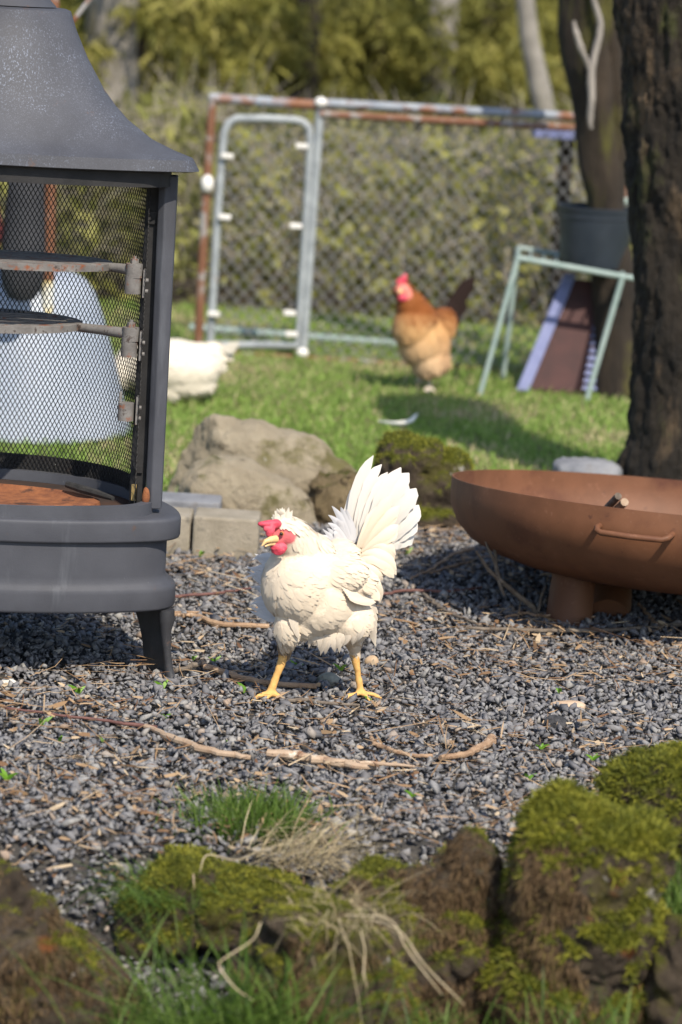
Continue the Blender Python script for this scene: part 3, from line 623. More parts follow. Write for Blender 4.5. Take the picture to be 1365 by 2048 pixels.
        e = cc + np.array([rad - .02, -0.02, 0]); mb.tube([e, (e * .5 + g * .5) + np.array([0, 0, .001]), g], [.009, .010, .012], 10)
        mb.tube([g + np.array([0, 0, -.014]), g + np.array([0, 0, .014])], .017, 16); mb.tube([g + np.array([0, 0, .014]), g + np.array([0, 0, .024])], .0085, 6)
        mb.tube([g + np.array([0, 0, .024]), g + np.array([0, 0, .029])], .004, 8)
        return mb.build('swing_grate', MAT['castiron'], root, angle=40)
    grate(269, 541, 25, 0.205, 0.06, 12); grate(262, 668, -70, 0.24, 0.08, 10)
    # charred stick lying in the tray
    p = [PY(x, y, Yf + .15) for x, y in ((138, 998), (170, 1000), (205, 1006), (236, 1014))]
    p = [np.array([q[0], Yf + .10 - .03 * i, zlip + .012 - .002 * i]) for i, q in enumerate(p)]
    mb = MB(); mb.tube(p, [.007, .009, .008, .005], 8); o = mb.build('charred_stick', MAT['charcoal'], None, loc=p[1]); tag(o, 'charred black stick lying in the tray of the garden stove', 'stick')
    return C, Yf
MAT['shadedleg'] = m_mottle('shaded_leg_paint', (0.016, 0.016, 0.018), (0.05, 0.05, 0.056), 10, 0.5, [((0.12, 0.07, 0.05), 20, 0.64, 0.72)], 0.2, 160, 0.002)  # stove paint darkened with the shade on the legs' inner faces, plus rust
STC, STY = stove()

# ------------------------------------------------------------------ rusty fire bowl (right)
def fire_bowl():
    lf = G(1137, 1244); Yc = lf[1] + 0.17; s = pxm(Yc, 0.35)
    c = PY(1385, 995, Yc); Rr = (1385 - 902) * s
    root = thing('fire_bowl', (c[0], c[1], 0), 'large shallow rust brown steel fire bowl on stubby pipe legs', 'fire bowl')
    ax = R(-5.6); ay = R(1.6)                           # tips away from the camera and a little to the right
    Rx = np.array([[1, 0, 0], [0, math.cos(ax), -math.sin(ax)], [0, math.sin(ax), math.cos(ax)]])
    Ry = np.array([[math.cos(ay), 0, math.sin(ay)], [0, 1, 0], [-math.sin(ay), 0, math.cos(ay)]]); T = Ry @ Rx
    k = Rr / 0.56
    out = [(.560, 0), (.561, -.03), (.558, -.062), (.540, -.102), (.505, -.138), (.455, -.163), (.39, -.183), (.317, -.196), (.2, -.207), (.08, -.212), (.005, -.213)]
    inn = [(r - .005, z + .003) for r, z in out[::-1]]; inn[0] = (.004, -.208); inn[-1] = (.555, 0)
    mb = MB(); mb.lathe([(r * k, z * k) for r, z in inn + out], c, 128, T); mb.build('bowl', MAT['corten'], root, angle=50)
    th0 = math.asin((1230 - 1385) / 483); hw = .082; rr = Rr
    def loc(dx, dr, z): # tangent frame at th0 on the camera side
        n = np.array([math.sin(th0), -math.cos(th0), 0]); t = np.array([math.cos(th0), math.sin(th0), 0])
        return c + T @ (n * (math.sqrt(max(rr * rr - dx * dx, 0)) + dr) + t * dx + np.array([0, 0, z]))
    mb = MB(); mb.tube([loc(-hw, -.004, -.044), loc(-hw, .02, -.046), loc(-hw + .004, .031, -.051), loc(-hw + .014, .034, -.055), loc(0, .034, -.056), loc(hw - .014, .034, -.055), loc(hw - .004, .031, -.051), loc(hw, .02, -.046), loc(hw, -.004, -.044)], .0068, 12); mb.build('handle', MAT['corten'], root)
    tops = [PY(1152, 1120, lf[1] + .02), PY(1225, 1120, lf[1] + .34)]
    bots = [lf, G(1216, 1236)]
    tops.append(np.array([2 * c[0] - tops[0][0] - .05, tops[0][1] + .12, tops[0][2]])); bots.append(np.array([2 * c[0] - bots[0][0], bots[0][1] + .1, 0]))
    for a, b in zip(tops, bots):
        b = np.array(b); b[2] = -.005; mb = MB(); mb.tube([a + (a - b) * .12, b], [.048, .055], 32); mb.build('leg', MAT['corten'], root, angle=50)
    # sticks lying over the ash inside
    for i, (a, b, r) in enumerate((((1196, 1012), (1237, 992), .0085), ((1216, 1013), (1250, 1004), .0095))):
        A, Bq = PY(*a, Yc - .16), PY(*b, Yc - .30); A[2] -= .035; A2 = A + (A - Bq) * 0.6
        mb = MB(); mb.tube([A2, A, (A + Bq) / 2 + np.array([0, 0, .002]), Bq], [r * .9, r, r * 1.05, r], 9)
        o = mb.build('stick', MAT['greytwig'] if i == 0 else MAT['peeled'], None, loc=A); tag(o, ('dark bark-covered stick' if i == 0 else 'pale peeled stick') + ' poking above the fire bowl rim by the handle', 'stick')
fire_bowl()

# ------------------------------------------------------------------ trees on the right
def big_trunk():
    Y0 = 8.45; s = pxm(Y0, 0.6)
    tab = [(-420, 1390), (-250, 1320), (-100, 1254), (0, 1236), (150, 1247), (300, 1258), (440, 1269), (600, 1275), (800, 1268), (880, 1258), (925, 1244), (975, 1225)]
    root_p = PY(1405, 975, Y0); root = thing('big_tree', (root_p[0], Y0, 0), 'thick dark rough-barked trunk at the right edge behind the fire bowl', 'tree')
    pys = np.linspace(-420, 985, 240); left = np.interp(pys, [t[0] for t in tab], [t[1] for t in tab])
    seg = 200; th = np.arange(seg) / seg * 2 * math.pi; rows = []
    for py, lx in zip(pys, left):
        cpx = 1415 - 0.012 * (py - 975) * 0.0 + (975 - py) * 0.0; cx_ = 1378 if py > 0 else 1378 + .36 * -py; c = PY(cx_, py, Y0); r = (cx_ - lx) * s  # unseen top is bent right to keep the trunk's shadow off the lawn
        rows.append(np.stack([c[0] + r * np.cos(th), c[1] + r * np.sin(th), np.full(seg, c[2])], 1))
    V = np.concatenate(rows); cen = np.repeat(np.array([[r[:, 0].mean(), r[:, 1].mean(), r[0, 2]] for r in rows]), seg, 0); N = unit(V - cen)
    Q = V * np.array([1, 1, .35]); d = .055 * (fbm(Q, 7, 4, 31) - .5) + .03 * (np.abs(fbm(Q, 22, 3, 33) - .5) * 2) + .014 * (fbm(V, 60, 3, 35) - .5)
    V = V + N * d[:, None]; i = np.arange(len(rows) * seg).reshape(len(rows), seg)
    F = np.stack([i[:-1], np.roll(i, -1, 1)[:-1], np.roll(i, -1, 1)[1:], i[1:]], -1).reshape(-1, 4)
    np_obj('trunk', V, F[:, ::-1], MAT['dkbark'], parent=root, smooth=True)
big_trunk()
def wobble_tube(pts, rads, seg, mat, name, parent, nsub=60, amp=.25, seed=0):
    pts = np.array(pts); t = np.linspace(0, 1, len(pts)); tt = np.linspace(0, 1, nsub)
    P = np.stack([np.interp(tt, t, pts[:, k]) for k in range(3)], 1); ker = np.ones(9) / 9
    for k in range(3): P[4:-4, k] = np.convolve(P[:, k], ker, 'valid')
    r = np.interp(tt, t, rads); mb = MB(); mb.tube(list(P), list(r), seg); V = np.array(mb.v); cen = np.repeat(P, seg, 0); N = unit(V - cen)
    V = V + N * (np.repeat(r, seg) * amp * (fbm(V * np.array([1, 1, .4]), 3 / max(rads) * .5, 4, seed) - .5) * 2)[:, None]; mb.v = [tuple(p) for p in V]
    return mb.build(name, mat, parent)
def lean_tree():
    Y0 = 10.6; s = pxm(Y0, .7); b = PY(1240, 800, Y0)
    root = thing('leaning_tree', (b[0], Y0, 0), 'slimmer leaning mossy trunk behind the black plant pot', 'tree')
    path = [(1150, -420, 58), (1165, -150, 56), (1172, 0, 54), (1180, 130, 52), (1195, 270, 46), (1210, 400, 40), (1222, 540, 42), (1236, 690, 48), (1245, 790, 60), (1248, 822, 70)]
    wobble_tube([PY(x, y, Y0) for x, y, r in path], [r * s for x, y, r in path], 40, MAT['brbark'], 'trunk', root, 90, .3, 3)
    wobble_tube([PY(x, y, Y0 - .02) for x, y in ((1205, -60), (1225, 80), (1235, 190), (1242, 290), (1238, 400))], [30 * s, 26 * s, 22 * s, 18 * s, 12 * s], 20, MAT['brbark'], 'limb', root, 40, .3, 5)
    yb = Y0 - .13
    wobble_tube([PY(x, y, yb) for x, y in ((1174, -80), (1186, 0), (1202, 40), (1200, 66), (1190, 108), (1181, 150), (1185, 200), (1180, 240), (1183, 258))], [.009, .010, .012, .012, .012, .014, .013, .011, .006], 12, MAT['deadwood'], 'dead_branch', root, 60, .35, 9)
    wobble_tube([PY(x, y, yb) for x, y in ((1148, 42), (1152, 64), (1162, 96), (1172, 118), (1184, 150))], [.005, .010, .012, .010, .011], 12, MAT['deadwood'], 'dead_branch', root, 40, .4, 10)
lean_tree()

# ------------------------------------------------------------------ chair, pot, shutter, plank
def chair():
    f1, f2 = G(960, 786), G(1171, 808); Yc = (f1[1] + f2[1]) / 2; f1[1] = f2[1] = Yc; f1 = PY(960, 786, Yc); f2 = PY(1171, 808, Yc)
    f1[2] = min(f1[2], 0); f2[2] = min(f2[2], 0)
    t1, t2 = PY(1036, 516, Yc + .06), PY(1246, 553, Yc + .06); dep = .38; r = .0095
    root = thing('metal_chair', (t1[0], Yc, 0), 'pale sage green metal chair frame with a pot on its seat', 'chair')
    dv = np.array([.02, dep, 0])
    for a, b in ((t1, f1), (t2, f2)):
        mb = MB(); mb.tube([a, b], r, 10); mb.build('leg', MAT['sage'], root)
        b2 = a + dv + (a - b) * np.array([-.2, .2, 0]); b2[2] = 0; mb = MB(); mb.tube([a + dv, b2], r, 10); mb.build('leg', MAT['sage'], root)
    e = PY(1272, 557, Yc + .06); mb = MB(); mb.tube([t1, t2, e], r * 1.1, 10); mb.tube([t1, t1 + dv], r, 10); mb.tube([t2, t2 + dv], r, 10); mb.tube([t1 + dv, t2 + dv], r, 10)
    for k in range(1, 8): mb.tube([t1 + (t2 - t1) * k / 8 + np.array([0, 0, .0]), t1 + (t2 - t1) * k / 8 + dv], r * .5, 6)
    mb.build('seat_frame', MAT['sage'], root)
    yb = Yc + .06 + dep; mb = MB(); mb.tube([PY(1215, 430, yb), PY(1232, 388, yb), PY(1262, 312, yb), PY(1270, 290, yb)], r * 1.1, 10); mb.tube([PY(1228, 402, yb), PY(1290, 404, yb)], r * 1.5, 10)
    mb.tube([t2 + dv, PY(1215, 430, yb)], r, 10); mb.tube([PY(1268, 312, yb), PY(1380, 330, yb)], r, 10); mb.build('backrest', MAT['sage'], root)
    # pot on the seat
    y = Yc + .06 + dep * .45; s = pxm(y, .5); zb = t2[2] + .012; zt = PY(1190, 412, y)[2]; cx = PY(1190, 470, y)[0]; r0, r1 = 66 * s, 77 * s; h = zt - zb
    mb = MB(); mb.lathe([(.001, 0), (r0 * .97, 0), (r0, .006), (r0 + (r1 - r0) * .8, h * .74), (r1 - .002, h * .78), (r1 - .002, h * .8), (r1 + .003, h * .82), (r1 + .003, h * .93), (r1 + .006, h * .95), (r1 + .006, h), (r1 - .002, h), (r1 - .006, h * .8), (r0 - .006, .012), (.001, .012)], (cx, y, zb), 64)
    o = mb.build('plant_pot', MAT['pot'], None, loc=(cx, y, zb), angle=40); tag(o, 'black plastic plant pot with a ribbed rim set on the green chair', 'plant pot')
    # louvred shutter leaning behind the front legs
    ys = Yc + .16; B0, B1 = PY(1040, 768, ys), PY(1216, 776, ys); T0, T1 = PY(1136, 548, ys + .14), PY(1250, 560, ys + .14); B0[2] = B1[2] = .0
    root = thing('wooden_shutter', (B0[0], ys, 0), 'lavender and oxblood wooden shutter leaning between the chair legs and the trunk', 'shutter')
    U = unit(T0 - B0); X = np.array([1.0, .0, 0]); Nn = unit(np.cross(X, U)); Rm = np.stack([X, -Nn, U], 1); Ln = np.linalg.norm(T0 - B0)
    def bar(x, u0, u1, wd, th, n=0): return B0 + X * x + U * (u0 + u1) / 2 + (-Nn) * n, (wd, th, u1 - u0)
    for x in (.01, .32):
        mb = MB(); mb.box(*bar(x, 0, Ln, .045, .035), Rm); mb.build('rail', MAT['lavender'], root, smooth=False, bevel=.002)
    mb = MB(); mb.box(*bar(.115, .01, Ln - .02, .165, .012), Rm); mb.build('panel', MAT['oxblood'], root, smooth=False)
    mb = MB()
    for k in range(14):
        u = .02 + (Ln - .06) * k / 14; mb.box(*bar(.265 - .09 * k / 14, u, u + .016, .1, .02), Rm)
    mb.build('slat_row', MAT['lavender'], root, smooth=False)
    mb = MB(); mb.box(*bar(.215, .0, Ln, .19, .006, .016), Rm); mb.build('backing', MAT['oxblood'], root, smooth=False)
chair()

# ------------------------------------------------------------------ chain-link kennel panel with gate
def fence():
    Yf = G(605, 716)[1]; P = lambda x, y, d=0: PY(x, y, Yf + d); s = pxm(Yf, .5)
    root = thing('chain_link_fence', (P(640, 700)[0], Yf, 0), 'chain link kennel panel with rusty rails and a round-cornered gate', 'fence')
    def tube(name, pts, r, mat, parent=root, seg=12):
        mb = MB(); mb.tube([P(*p) for p in pts], r, seg); return mb.build(name, mat, parent)
    g = lambda p: p
    tube('post', [(426, 190), (410, 420), (396, 700)], .0165, MAT['rustpost'])
    tube('post', [(642, 200), (624, 460), (606, 712)], .0165, MAT['galv'])
    tube('post', [(1262, 225), (1240, 560), (1226, 745)], .0165, MAT['rustpost'])
    tube('top_rail', [(420, 196), (640, 211)], .019, MAT['rusttube']); tube('top_rail', [(638, 206), (1270, 240)], .017, MAT['rusttube'])
    tube('under_rail', [(640, 228, -.01), (1270, 262, -.01)], .014, MAT['rustpost'])
    tube('bottom_rail', [(398, 705), (606, 716), (1228, 757)], .011, MAT['rustpost'])
    tube('ground_rail', [(380, 655, .5), (820, 690, .5)], .016, MAT['sage'])
    for (x, y, d) in ((415, 368, -.02), (642, 205, -.02), (605, 706, -.02)):
        mb = MB(); V, F = ico(2); mb.add(V * np.array([.024, .02, .035 if y == 368 else .02]) + P(x, y, d), F); mb.build('clamp', MAT['clamp'], root)
    def chain(name, xl0, xl1, yt0, yt1, xb0, xb1, yb0, yb1, parent, dy=.012):
        A, B, C_, D = P(xl0, yt0), P(xl1, yt1), P(xb0, yb0), P(xb1, yb1); x0 = (A[0] + C_[0]) / 2; x1 = (B[0] + D[0]) / 2; z0 = max(C_[2], D[2]); z1 = min(A[2], B[2])
        mb = MB(); pitch = .052; hh = .058; rr = .0018; Y = Yf + dy
        for sg in (1, -1):
            k = -int((z1 - z0) / hh) - 2
            while k * pitch < (x1 - x0) + pitch:
                for st in (0,):
                    xa = x0 + k * pitch if sg > 0 else x1 - k * pitch
                    za, xb, zb = z0, xa + sg * (z1 - z0) * pitch / hh, z1
                    t0, t1 = 0.0, 1.0
                    for lim, sgn in ((x0, 1), (x1, -1)):
                        fa, fb = (xa - lim) * sgn, (xb - lim) * sgn
                        if fa < 0 and fb < 0: t0, t1 = 1, 0
                        elif fa < 0: t0 = max(t0, fa / (fa - fb))
                        elif fb < 0: t1 = min(t1, fa / (fa - fb))
                    if t1 - t0 > .01:
                        p = np.array([xa, Y + sg * .0018, za]); q = np.array([xb, Y + sg * .0018, zb]); mb.tube([p + (q - p) * t0, p + (q - p) * t1], rr, 4)
                k += 1
        return mb.build(name, MAT['chain'], parent, smooth=False)
    chain('chain_mesh', 642, 1262, 232, 262, 608, 1228, 714, 752, root)
    pts = [(420, 690), (428, 560), (436, 420), (446, 290), (450, 262), (458, 246), (474, 237), (530, 237), (590, 240), (606, 244), (618, 256), (621, 280), (614, 420), (604, 570), (596, 690), (420, 690)]
    gate = tube('gate', pts, .0155, MAT['galv'])
    chain('gate_mesh', 452, 622, 240, 242, 420, 596, 688, 690, gate, .018)
    for x, y in ((455, 312), (450, 434), (428, 628), (604, 292), (592, 452), (580, 626), (583, 668)):
        mb = MB(); mb.box(P(x, y, -.02), (.045, .03, .018)); mb.build('latch_band', MAT['clamp'], gate, smooth=False, bevel=.004)
    # plank and post behind the leaning trunk
    mb = MB(); p = P(1120, 268, .25); mb.box(p, (.2, .2, .028)); o = mb.build('plank', MAT['lavender'], None, smooth=False, loc=p, bevel=.003); tag(o, 'lavender painted plank end under the rusty rail beside the leaning trunk', 'plank')
    mb = MB(); a = P(1135, 278, .25); b = a.copy(); b[2] = 0; mb.tube([a, b], .028, 8); o = mb.build('wooden_stake', MAT['brbark'], None, loc=b); tag(o, 'dark brown stake holding up the lavender plank', 'stake')
fence()

# ------------------------------------------------------------------ things seen through the stove's mesh
def behind_mesh():
    b = G(60, 862); Y0 = b[1]; s = pxm(Y0, .3)
    # tall white plastic tub turned upside down on the lawn
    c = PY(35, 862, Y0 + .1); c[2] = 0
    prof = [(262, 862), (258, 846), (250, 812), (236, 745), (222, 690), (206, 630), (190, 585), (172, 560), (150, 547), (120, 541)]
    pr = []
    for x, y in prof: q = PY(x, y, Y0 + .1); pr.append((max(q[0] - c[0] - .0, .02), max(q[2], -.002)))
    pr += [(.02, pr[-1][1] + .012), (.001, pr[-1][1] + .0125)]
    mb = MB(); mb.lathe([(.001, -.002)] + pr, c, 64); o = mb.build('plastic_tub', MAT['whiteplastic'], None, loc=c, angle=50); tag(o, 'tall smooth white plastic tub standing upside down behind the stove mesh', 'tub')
    # charcoal sack hanging from the rusty frame, with a red cloth beside it
    y1 = Y0 - .25; s1 = pxm(y1, .7)
    c = PY(48, 480, y1); mb = MB(); prof = [(.002, -125), (26, -118), (40, -95), (46, -60), (44, 0), (38, 90), (34, 160), (20, 200), (12, 330), (10, 480)]
    mb.lathe([(r * s1, z * s1) for r, z in prof], c, 32); o = mb.build('hanging_sack', MAT['sack'], None, loc=c); tag(o, 'round-bottomed charcoal sack hanging behind the stove mesh', 'sack')
    V, F = ico(4); c = PY(-26, 450, y1 - .02); V = V * np.array([30 * s1, .03, 95 * s1]); V = V * (1 + .4 * (fbm(V, 25, 3) - .5))[:, None]; V[:, 2] = V[:, 2]
    o = np_obj('red_cloth', V + c, F, MAT['redcloth'], smooth=True, loc=c); tag(o, 'dark red cloth hanging beside the charcoal sack', 'cloth')
    # rusty frame: upright, brace and cross bar above the picture
    yb = Y0 - .1; root = thing('rusty_frame', tuple(G(88, 840)), 'rusty orange upright pole with a slanted brace behind the stove', 'frame')
    t, m_, b_ = PY(112, -300, yb), PY(97, 560, yb), PY(86, 850, yb); b_[2] = 0
    mb = MB(); mb.tube([t, m_], .019, 14); mb.build('pole', MAT['rustpost'], root)
    mb = MB(); mb.tube([m_, b_], .018, 14); mb.build('pole', m_mottle('faded_yellow_paint', (0.5, .38, .15), (.6, .52, .3), 8, .6, [((.62, .62, .58), 7, .5, .6)]), root)
    mb = MB(); mb.tube([PY(112, 80, yb), PY(150, 38, yb), PY(190, -15, yb), PY(260, -110, yb)], .0085, 10); mb.build('brace', MAT['rustpost'], root)
    mb = MB(); mb.tube([PY(-300, -160, yb), PY(112, -150, yb)], .012, 10); mb.build('cross_bar', MAT['rustpost'], root)
behind_mesh()

# ------------------------------------------------------------------ feathers and hens
def feather_strip(mid, wd, side, nrm, camber=.12, notch=0.0, seed=0, point=False):
    """mid: polyline, wd: max width; returns V,F of a cambered vane with a rounded tip"""
    n = len(mid); rs = np.random.default_rng(seed); V = []; F = []
    prof = (lambda t: max(.03, (.55 + 1.4 * t) if t < .32 else ((1 - t) / .68) ** .75)) if point else lambda t: (0.42 + 0.9 * t - 0.35 * t * t) if t < .75 else max(.06, (1 - ((t - .75) / .25) ** 2.2)) * .9
    for i in range(n):
        t = i / (n - 1); wv = wd / 2 * min(1.0, prof(t)); j = 1 + notch * rs.uniform(-1, .5, 2)
        V += [mid[i] - side[i] * wv * j[0] - nrm[i] * wv * camber * 2, mid[i] - side[i] * wv * .45, mid[i] + nrm[i] * wv * .1, mid[i] + side[i] * wv * .45, mid[i] + side[i] * wv * j[1] - nrm[i] * wv * camber * 2]
    for i in range(n - 1):
        for k in range(4): F.append((i * 5 + k, i * 5 + k + 1, i * 5 + 6 + k, i * 5 + 5 + k))
    return V, F
def smooth_path(pts, n):
    pts = np.array(pts, float); d = np.concatenate([[0], np.cumsum(np.linalg.norm(np.diff(pts, axis=0), axis=1))]); t = np.linspace(0, d[-1], n)
    if len(pts) == 2: return np.stack([np.interp(t, d, pts[:, k]) for k in range(3)], 1)
    if len(pts) == 3:
        u = (t / d[-1])[:, None]; c = 2 * pts[1] - .5 * (pts[0] + pts[2]); return (1 - u) ** 2 * pts[0] + 2 * u * (1 - u) * c + u * u * pts[2]
    E = np.concatenate([[2 * pts[0] - pts[1]], pts, [2 * pts[-1] - pts[-2]]]); Q = []
    for v in t:
        i = min(int(np.searchsorted(d, v, 'right')) - 1, len(pts) - 2); u = (v - d[i]) / (d[i + 1] - d[i]); a, b, c, e = E[i:i + 4]
        Q.append(.5 * (2 * b + (c - a) * u + (2 * a - 5 * b + 4 * c - e) * u * u + (3 * b - a - 3 * c + e) * u ** 3))
    return np.array(Q)
def plumage_mat(name, transl=.12, sat=0):
    t = NT(name); c = t.attr('col').outputs['Color']
    m = t.done(c, .85, 0, .15); t.p.inputs['Sheen Weight'].default_value = .15
    add_transl(t, c, transl); return m
def body_mat(name):
    t = NT(name); c = t.attr('col').outputs['Color']; t.bump(t.noise(170, 5), .35, .003); return t.done(c, .75, 0, .2)
MAT['plume'] = plumage_mat('feathers'); MAT['tailplume'] = plumage_mat('tail_feathers', .3); MAT['henbody'] = body_mat('hen_skin')
MAT['comb'] = m_mottle('red_comb', (.5, .035, .065), (.6, .09, .13), 60, .5, bump=.5, bscale=220, bdist=.003, spec=.4)
MAT['beak'] = m_mottle('horn_beak', (.6, .38, .16), (.72, .5, .26), 90, .4)
MAT['eye'] = NT('eye').done((.02, .012, .008), .12)
MAT['iris'] = NT('iris').done((.45, .16, .04), .3)

class Hen:
    def __init__(s, name, label, Yh, foot, colf, leg_col, face_col, group=None):
        s.Y = Yh; s.k = pxm(Yh, .2); s.mb = MB(); s.zones = []; s.root = thing(name, foot, label, 'hen', group); s.colf = colf; s.leg_col = leg_col; s.face_col = face_col
        s.leg_pts = []; s.face_pts = []
    def B(s, px, py, dy=0): return PY(px, py, s.Y + dy)
    def ell(s, px, py, dy, rx, rz, ry=None, tilt=0):
        V, F = ico(3); k = s.k; V = V * np.array([rx, ry if ry else (rx + rz) / 2, rz]) * k; a = R(tilt); V = V @ np.array([[math.cos(a), 0, math.sin(a)], [0, 1, 0], [-math.sin(a), 0, math.cos(a)]])
        s.mb.add(V + s.B(px, py, dy), F)
    def chain(s, pts, leg=False, seg=16):
        P = [s.B(*p[:3]) for p in pts]; rr = [p[3] * s.k for p in pts]; s.mb.tube(P, rr, seg)
        V, F = ico(2)
        for p, r in zip(P, rr): s.mb.add(V * r * .99 + p, F)
        if leg: s.leg_pts.append((np.array(P), np.array(rr)))
    def leg(s, hock, ankle, toes, r=7.0):
        """hock/ankle (px,py,dy), toes: list of tip points"""
        s.chain([(*hock, r * 1.25), ((hock[0] + ankle[0]) / 2, (hock[1] + ankle[1]) / 2, (hock[2] + ankle[2]) / 2, r * .95), (*ankle, r * 1.15)], True)
        for t in toes:
            gq = G(t[0], t[1], .010); t = (t[0], t[1], gq[1] - s.Y)
            mid = [(ankle[i] * .45 + t[i] * .55) for i in range(3)]; mid[1] -= 4
            s.chain([(*ankle, r * .85), (*mid, r * .8), (t[0], t[1], t[2], r * .5)], True, 10)
    def finish(s, voxel, flow, feather_len, nf, seed=0, face=None, facer=18, smooth_it=5, fw=.5, lift=.16, curv=.085):
        V, F = fuse(s.mb, voxel, smooth_it); N = normals(V, F)
        V = V + N * (.006 * (fbm(V, 28, 4, seed) - .5) * 2)[:, None] * 0.6
        col = np.array([s.colf(p) for p in V]); hide = np.zeros(len(V))
        if s.leg_pts:
            d = np.full(len(V), 9.)
            for P, rr in s.leg_pts:
                for i in range(len(P) - 1):
                    ab = P[i + 1] - P[i]; t = np.clip(((V - P[i]) @ ab) / (ab @ ab), 0, 1); d = np.minimum(d, np.linalg.norm(V - P[i] - t[:, None] * ab, axis=1) - (rr[i] + (rr[i + 1] - rr[i]) * t) * 1.25)
            top = max(P[0][2] for P, rr in s.leg_pts if True); ml = (d < .0015)
            col[ml] = s.leg_col * (0.9 + .2 * fbm(V[ml], 200, 2)[:, None]); hide[ml] = 1
        if face is not None:
            for (fx, fy, fd, fr) in face:
                q = s.B(fx, fy, fd); e = np.linalg.norm(V - q, axis=1) / (fr * s.k); mf = 1 - sstep(e, .85, 1.1)
                col = col * (1 - mf[:, None]) + s.face_col * mf[:, None]; hide = np.maximum(hide, mf > .3)
        body = np_obj('body', V, F, MAT['henbody'], parent=s.root, smooth=True, attrs={'col': col}); s.V, s.F, s.N = V, F, N
        if nf:
            P, fi = sample_surface(V, F, nf, 1 - hide + 1e-6); n = len(P); Nn = unit(N[F[fi, 0]])
            D = flow(P, Nn); D = unit(D - Nn * (D * Nn).sum(1, keepdims=True)); D = unit(D + .12 * RNG.normal(size=(n, 3))); D = unit(D - Nn * (D * Nn).sum(1, keepdims=True))
            L = feather_len(P) * RNG.uniform(.75, 1.2, n); S = unit(np.cross(Nn, D)); wd = L * fw * RNG.uniform(.8, 1.2, n)
            nv = 5; V2 = np.empty((n, nv, 3, 3)); prof = (.35, .9, 1.0, .8, .25)
            lf = lift * RNG.uniform(.0, 1.3, n)
            for i in range(nv):
                t = i / (nv - 1); c = P + Nn * .0004 + D * (L * t)[:, None] - Nn * ((L * t) ** 2 / (2 * curv))[:, None] + Nn * (lf * L * t * (1.25 - .9 * t))[:, None]
                for j, q in enumerate((-1, 0, 1)): V2[:, i, j] = c + S * (wd * .5 * prof[i] * q)[:, None] - Nn * (wd * .05 * prof[i] * abs(q))[:, None]
            Q = []
            for i in range(nv - 1):
                for j in range(2): Q.append((i * 3 + 3 + j, i * 3 + 4 + j, i * 3 + j + 1, i * 3 + j))
            FF = (np.array(Q)[None] + (np.arange(n) * nv * 3)[:, None, None]).reshape(-1, 4)
            cc = np.array([s.colf(p) for p in P]) * RNG.uniform(.975, 1.02, n)[:, None]
            po = np_obj('plumage', V2.reshape(-1, 3), FF, MAT['plume'], parent=s.root, smooth=True, attrs={'col': np.repeat(cc, nv * 3, 0)})
            # soft barbs: feathers take the shading of the skin they lie on
            N4 = Nn[:, None, None, :] + .10 * S[:, None, None, :] * np.array([-1, 0, 1])[None, None, :, None] + .16 * D[:, None, None, :] * (np.linspace(-.3, 1, nv) ** 2)[None, :, None, None]
            po.data.normals_split_custom_set_from_vertices([tuple(v) for v in unit(N4 + 0 * V2).reshape(-1, 3)])
        return body
    def quills(s, name, defs, col, mat='tailplume', notch=.12, seed=0, point=False):
        """defs: (list of (px,py,dy)), width px, roll)"""
        Vs, Fs, o, cols = [], [], 0, []
        for k, (pts, wd, roll) in enumerate(defs):
            mid = smooth_path([s.B(*p) for p in pts], 12); T = unit(np.gradient(mid, axis=0)); nv = -FW * .9 + np.array([0, 0, .1]) + RT * math.sin(roll)
            S = unit(np.cross(T, nv)); Nn = unit(np.cross(S, T)); V, F = feather_strip(mid, wd * s.k, S, Nn, .05, notch, seed * 100 + k, point)
            Vs += V; Fs += [tuple(i + o for i in f) for f in F]; o += len(V); cols += [np.array(col) * (0.96 + .06 * ((k * 37) % 10) / 10)] * len(V)
        return np_obj(name, np.array(Vs), np.array(Fs), MAT[mat], parent=s.root, smooth=True, attrs={'col': np.array(cols)})

